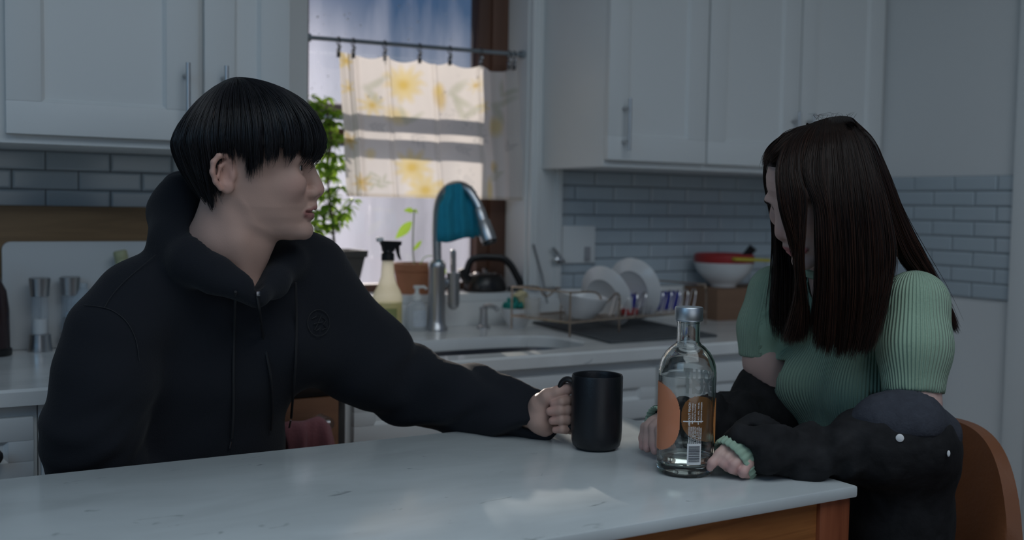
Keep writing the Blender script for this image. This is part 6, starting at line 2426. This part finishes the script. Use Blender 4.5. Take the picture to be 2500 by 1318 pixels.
Fd = Field((-.125, -.1, -.10), (.125, .1, .155), 0.0035)
Fd.ell(CAPC, CAPR - .005, .01)
n_ = np.array([.508, 0, -.861])
Fd.mix(lambda X, Y, Z: 0.004 - ((X - .095) * n_[0] + (Z - .064) * n_[2]) + 0 * Y + 0.35 * np.maximum(np.abs(Y) - .05, 0), np.array([-.12, -.1, -.1]), np.array([.12, .1, .15]), .012, sub=True)
Vc, Qc = Fd.mesh(2)
hair = sdf_obj('hair', wC + Vc @ wX.T, Qc, HAIRW, woman)
hair['label'] = 'long straight dark brown hair'
rg = np.random.RandomState(8)
K = 30
allP = []
for sheet, N, sp in ((FRONT, 1100, .006), (FILL, 1100, .006), (NEAR, 1700, .010), (MAIN, 6500, .016), (BACK, 3200, .016), (FAR, 1700, .016)):
    G = np.stack([guide(g_, K) for g_ in sheet])
    # inner sheet gives the mass its body
    fine = []
    nsub = 6
    for i in range(len(sheet) - 1):
        for q_ in range(nsub):
            t = q_ / nsub
            fine.append(G[i] * (1 - t) + G[i + 1] * t)
    fine.append(G[-1])
    fine = np.array(fine)[:, :K - 3]
    push = FWD * 0.008
    m = MB().grid(outside(fine + push, .99, 1 if sheet is FAR else -1).tolist())
    o = m.build('hair_lock', HAIRW, hair, angle=None)
    md = o.modifiers.new('body', 'SOLIDIFY')
    md.thickness = 0.005
    u = rg.rand(N) * (len(sheet) - 1)
    uc = np.round(u * 9) / 9 + .03 * np.sin(np.round(u * 9) * 5.3)
    i0 = np.clip(u.astype(int), 0, len(sheet) - 2)
    j0 = np.clip(uc.astype(int), 0, len(sheet) - 2)
    fr = (u - i0)[:, None, None]
    fc = np.clip(uc - j0, 0, 1)[:, None, None]
    P = G[i0] * (1 - fr) + G[i0 + 1] * fr
    Pc = G[j0] * (1 - fc) + G[j0 + 1] * fc
    t = np.linspace(0, 1, K)[None, :, None]
    P = P * (1 - t ** 2 * .52) + Pc * (t ** 2 * .52)
    P = P + FWD * (rg.normal(0, 1, (N, 1, 1)) * sp * .38 * (0.25 + t))
    P = P + rg.normal(0, 1, (N, 1, 3)) * .0028 * t ** 1.2
    P = P + np.sin(t * rg.uniform(3, 7, (N, 1, 1)) + rg.uniform(0, 6, (N, 1, 1))) * rg.normal(0, .0012, (N, 1, 3)) * np.clip(t * 4, 0, 1)
    lock = np.round(u * 9).astype(int)
    cut = 1 - np.abs(rg.normal(0, .040, N)) - np.where(rg.rand(N) < .15, rg.rand(N) * .2, 0) - (rg.rand(60) * .06)[lock]
    tt = np.linspace(0, 1, K)[None, :] * cut[:, None] * (K - 1)
    ii = np.clip(tt.astype(int), 0, K - 2)
    f2 = (tt - ii)[..., None]
    ar = np.arange(N)[:, None]
    allP.append(outside(P[ar, ii] * (1 - f2) + P[ar, ii + 1] * f2, 1.01 + .05 * rg.rand(N), 1 if sheet is FAR else -1))
# a few flyaways on the crown
fl = []
for i in range(22):
    x0 = rg.uniform(1990, 2085)
    p = [at(x0, 292, 1.69), at(x0 + rg.uniform(-14, 10), 283 - rg.rand() * 5, 1.69 + rg.normal(0, .01)), at(x0 + rg.uniform(-34, 26), 284 - rg.rand() * 12, 1.69 + rg.normal(0, .02))]
    fl.append(resample(p, K))
allP.append(np.array(fl))
P = np.concatenate(allP)
rad = np.full((len(P), 1), .00058)
rad[-22:] = .00022
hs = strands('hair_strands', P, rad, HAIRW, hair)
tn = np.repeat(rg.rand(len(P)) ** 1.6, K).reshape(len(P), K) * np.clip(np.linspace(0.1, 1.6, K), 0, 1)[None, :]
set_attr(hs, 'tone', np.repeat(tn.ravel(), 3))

# ------------------------------------------------------------------ chair
cc = np.array([1.36, 1.23])
rt = thing('chair', 'brown leather bucket chair under the person in the green top', 'chair', (1.38, 1.23, 0))
LEA = mat('brown_leather', (0.20, 0.074, 0.031), 0.42, noise=0.35, nscale=7, bump=0.25, bscale=120)
rows_o, rows_i = [], []
for i in range(41):
    a = -1 + 2 * i / 40
    ph_ = math.radians(40) * a
    ztop = .56 + .325 * max(0.0, 1 - abs(a) ** 2.8) ** .5
    ro, ri = [], []
    for k in range(14):
        t = k / 13
        z = .545 + (ztop - .545) * t
        fl_ = .05 * t
        for lst, rr in ((ro, .262), (ri, .238)):
            lst.append((cc[0] - .02 + (rr + fl_) * math.cos(ph_), cc[1] + (rr + fl_) * math.sin(ph_), z))
    rows_o.append(ro)
    rows_i.append(ri)
m = MB()
m.grid([ro + ri[::-1] + [ro[0]] for ro, ri in zip(rows_o, rows_i)])
for e in (0, -1):
    m.add(rows_o[e] + rows_i[e][::-1], [tuple(range(28))])
m.build('backrest', LEA, rt)
m = MB().lathe([(.01, .515), (.20, .515), (.238, .53), (.246, .55), (.23, .566), (.01, .56)], (cc[0] + .0, cc[1], 0), seg=48)
m.build('seat', LEA, rt)
for sx, sy in ((-1, -1), (1, -1), (-1, 1), (1, 1)):
    m = MB().tube([(cc[0] + sx * .14, cc[1] + sy * .14, .52), (cc[0] + sx * .21, cc[1] + sy * .21, 0)], [.016, .011], 12)
    m.build('leg', mat('dark_chair_leg', (0.03, 0.02, 0.015), 0.5) if 'dark_chair_leg' not in bpy.data.materials else bpy.data.materials['dark_chair_leg'], rt)

# ------------------------------------------------------------------ bottle
c = on_z(1672, 1152, TZ)
BR = 0.0423
rt = thing('glass_bottle', 'clear glass bottle with an orange print and silver cap standing on the table', 'bottle', c)
prof_o = [(.001, .0015), (.030, .002), (.037, .0), (.0405, .003), (BR, .009), (BR, .0205), (BR, .150), (.0415, .160), (.0385, .170), (.0325, .180), (.0245, .188), (.0185, .1925), (.0170, .196), (.0168, .2225), (.0178, .2235), (.0178, .2265), (.0160, .228), (.0158, .238)]
prof_i = [(.0132, .238), (.0134, .194), (.0165, .188), (.0290, .1785), (.0350, .168), (.0388, .156), (.0393, .148), (.0393, .024), (.037, .017), (.028, .0135), (.001, .0125)]
# thin walls let light through; towards the outline one looks along the glass, so it darkens
wm = bpy.data.materials.new('bottle_glass')
wm.use_nodes = True
nt = wm.node_tree
nt.nodes.remove(nt.nodes['Principled BSDF'])
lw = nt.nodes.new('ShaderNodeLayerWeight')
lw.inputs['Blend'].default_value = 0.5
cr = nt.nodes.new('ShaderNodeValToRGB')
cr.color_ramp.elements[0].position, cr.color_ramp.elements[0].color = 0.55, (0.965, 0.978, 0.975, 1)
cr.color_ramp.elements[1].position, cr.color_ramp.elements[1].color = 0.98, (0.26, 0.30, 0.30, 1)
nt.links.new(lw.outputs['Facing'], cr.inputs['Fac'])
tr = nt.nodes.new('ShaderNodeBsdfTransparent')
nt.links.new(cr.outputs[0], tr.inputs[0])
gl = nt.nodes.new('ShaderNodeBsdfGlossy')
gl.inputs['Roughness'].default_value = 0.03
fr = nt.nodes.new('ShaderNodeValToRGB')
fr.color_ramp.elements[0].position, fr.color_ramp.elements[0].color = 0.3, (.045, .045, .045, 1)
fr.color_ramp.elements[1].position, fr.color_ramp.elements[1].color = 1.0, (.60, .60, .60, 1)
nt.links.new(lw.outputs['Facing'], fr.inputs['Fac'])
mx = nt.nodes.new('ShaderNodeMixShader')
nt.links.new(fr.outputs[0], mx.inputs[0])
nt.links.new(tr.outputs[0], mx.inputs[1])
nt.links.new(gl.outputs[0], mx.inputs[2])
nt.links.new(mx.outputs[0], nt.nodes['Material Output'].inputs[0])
gm = glass_mat('base_glass', (0.97, 0.985, 0.98), 0.0, 1.45)
m = MB()
m.lathe([(BR, .0205), (BR, .146)], c, seg=72, cap0=False, cap1=False)
m.lathe([(.0393, .146), (.0393, .022)], c, seg=72, cap0=False, cap1=False)
m.cur = 1                                           # shoulder and neck are thicker, refracting glass
m.lathe([(.0393, .1462), (BR, .1462)] + prof_o[6:] + prof_i[:6] + [(.0393, .1462)], c, seg=72, cap0=False, cap1=False)
m.build('bottle', [wm, gm], rt)
m = MB().lathe(prof_o[:5] + [(BR, .020), (.0393, .0205), (.0375, .017), (.028, .0135), (.001, .0125)], c, seg=72, cap0=False, cap1=False)
m.build('base', gm, rt)
m = MB().lathe([(.0001, .0132), (.028, .0142), (.0368, .0178), (.0388, .024), (.0388, .027), (.0001, .0272)], c, seg=48, cap0=False, cap1=False)
m.build('liquid', glass_mat('clear_spirit', (0.96, 0.97, 0.95), 0.0, 1.34), rt)
m = MB().lathe([(.0200, .2275), (.0208, .229), (.0208, .245), (.0200, .2465), (.0001, .2465)], c, seg=48)
m.lathe([(.0203, .2262), (.0203, .2275)], c, seg=48)
m.build('cap', mat('silver_cap', (0.62, 0.66, 0.70), 0.42, 1.0), rt)

vdir = ray(1672, 960)
front = math.atan2(-vdir[1], -vdir[0])              # azimuth on the bottle that faces the photographer
# azimuths run anticlockwise seen from above: front - x is to the photographer's left on the near face


def on_glass(a, z, r=BR + 0.0004):
    return (c[0] + r * math.cos(a), c[1] + r * math.sin(a), c[2] + z)


def print_patch(m, inside, a0, a1, z0, z1, na, nz, r):
    """cells of a fine sheet on the glass whose centre satisfies inside(a,z)"""
    idx, vs, fs = {}, [], []

    def vid_(i, j):
        if (i, j) not in idx:
            idx[(i, j)] = len(vs)
            vs.append(on_glass(a0 + (a1 - a0) * i / na, z0 + (z1 - z0) * j / nz, r))
        return idx[(i, j)]
    for i in range(na):
        for j in range(nz):
            if inside(a0 + (a1 - a0) * (i + .5) / na, z0 + (z1 - z0) * (j + .5) / nz):
                fs.append((vid_(i, j), vid_(i + 1, j), vid_(i + 1, j + 1), vid_(i, j + 1)))
    m.add(vs, fs)




ORG = ink_mat('orange_print', (1.0, 0.38, 0.20), 0.12, 0.35)
ORG2 = ink_mat('amber_print', (1.0, 0.42, 0.14), 0.10, 0.35)
DRK = sheer_mat('leaf_print', (0.05, 0.055, 0.06), 0.3, 0.4)
WHT = ink_mat('white_print', (0.95, 0.96, 0.96), 0.03, 0.35)
D = math.radians
m = MB()                                            # tall rounded fruit shape on the left side of the bottle
print_patch(m, lambda a, z: abs((a - (front - D(78))) / D(66)) ** 2.6 + abs((z - .086) / .050) ** 2.6 < 1, front - D(146), front - D(10), .034, .138, 110, 90, BR + .0004)
m.build('peach_print', ORG, rt)
m = MB()
print_patch(m, lambda a, z: abs((a - (front + D(146))) / D(44)) ** 2.4 + abs((z - .074) / .034) ** 2.4 < 1, front + D(100), front + D(194), .038, .112, 90, 70, BR + .0004)
m.build('slice_print', ORG2, rt)
m = MB()
print_patch(m, lambda a, z: ((a - (front + D(84))) / D(16)) ** 2 + ((z - .080) / .034) ** 2 < 1, front + D(62), front + D(104), .04, .118, 36, 60, BR + .0004)
m.build('slice_print', ORG2, rt)
m = MB()
print_patch(m, lambda a, z: ((a - (front + D(196))) / D(24)) ** 2 + ((z - .040 - (a - front - D(196)) * .018) / .0065) ** 2 < 1, front + D(165), front + D(226), .024, .056, 80, 40, BR + .0004)
m.build('leaf_print', DRK, rt)


def glass_text(parent, name, txt, size, a_mid, z, r, far=False, rot=False, bold=0.0, width=None):
    cu = bpy.data.curves.new(name, 'FONT')
    cu.body = txt
    cu.size = size
    cu.align_x, cu.align_y = 'CENTER', 'CENTER'
    cu.offset = bold
    cu.resolution_u = 4
    tmp = bpy.data.objects.new('tmp_text', cu)
    COL.objects.link(tmp)
    dg = bpy.context.evaluated_depsgraph_get()
    me = bpy.data.meshes.new_from_object(tmp.evaluated_get(dg))
    bpy.data.objects.remove(tmp)
    co = np.array([v.co for v in me.vertices])
    k = 1.0
    if width:
        k = width / (co[:, 0].max() - co[:, 0].min())
    F = [tuple(p.vertices) for p in me.polygons]
    bpy.data.meshes.remove(me)
    x, y = co[:, 0] * k, co[:, 1]
    if rot:
        x, y = -y, x                               # reads upwards
    V = np.array([on_glass(a_mid + xx / r, z + yy, r) for xx, yy in zip(x, y)])
    return mesh_obj(name, V, F, WHT, parent, False)


# big front lettering, on the far face, so it is seen from behind through the glass
lg = MB()
glass_text(rt, 'front_lettering', 'ABSOLUT', .027, front + D(138), .139, BR + .0006, bold=.0019, width=.076)
glass_text(rt, 'front_lettering', 'PEACH', .027, front + D(142), .1205, BR + .0006, bold=.0019, width=.060)
# small print running up the near face, divider rule and barcode
for i, (txt, aa, zz, wd) in enumerate((('ABSOLUT PEACH', 6, .095, .034), ('IMPORTED VODKA', 12, .096, .030), ('PEACH FLAVOR', 17, .097, .026), ('40% ALC. VOL. 750 ML', 24, .096, .033), ('PRODUCED IN SWEDEN', 30, .097, .030),
                                      ('GOVERNMENT WARNING', 6, .060, .034), ('WOMEN SHOULD NOT DRINK', 10, .060, .034), ('ALCOHOLIC BEVERAGES', 14, .060, .034), ('IMPAIRS YOUR ABILITY', 18, .060, .034), ('TO DRIVE A CAR OR', 22, .060, .032), ('OPERATE MACHINERY', 26, .060, .034), ('HEALTH PROBLEMS', 30, .060, .030))):
    glass_text(rt, 'small_print', txt, .0042 if i == 0 else .0030, front + D(aa), zz, BR + .0006, rot=True, bold=.00012 if i == 0 else .00005, width=wd)
m = MB()
print_patch(m, lambda a, z: True, front + D(-6), front + D(34), .0835, .0850, 14, 1, BR + .0006)
m.build('divider_rule', WHT, rt)
m = MB()
print_patch(m, lambda a, z: True, front + D(3), front + D(31), .021, .052, 12, 1, BR + .0006)
lb = m.build('barcode_label', WHT, rt)
m = MB()
rg2 = random.Random(3)
z = .0250
while z < .0485:
    w_ = rg2.choice((.0005, .0008, .0012))
    print_patch(m, lambda a, zz: True, front + D(6), front + D(28), z, z + w_, 10, 1, BR + .0008)
    z += w_ + rg2.choice((.0005, .0008))
m.build('bars', mat('bar_ink', (0.05, 0.055, 0.07), 0.6), lb)
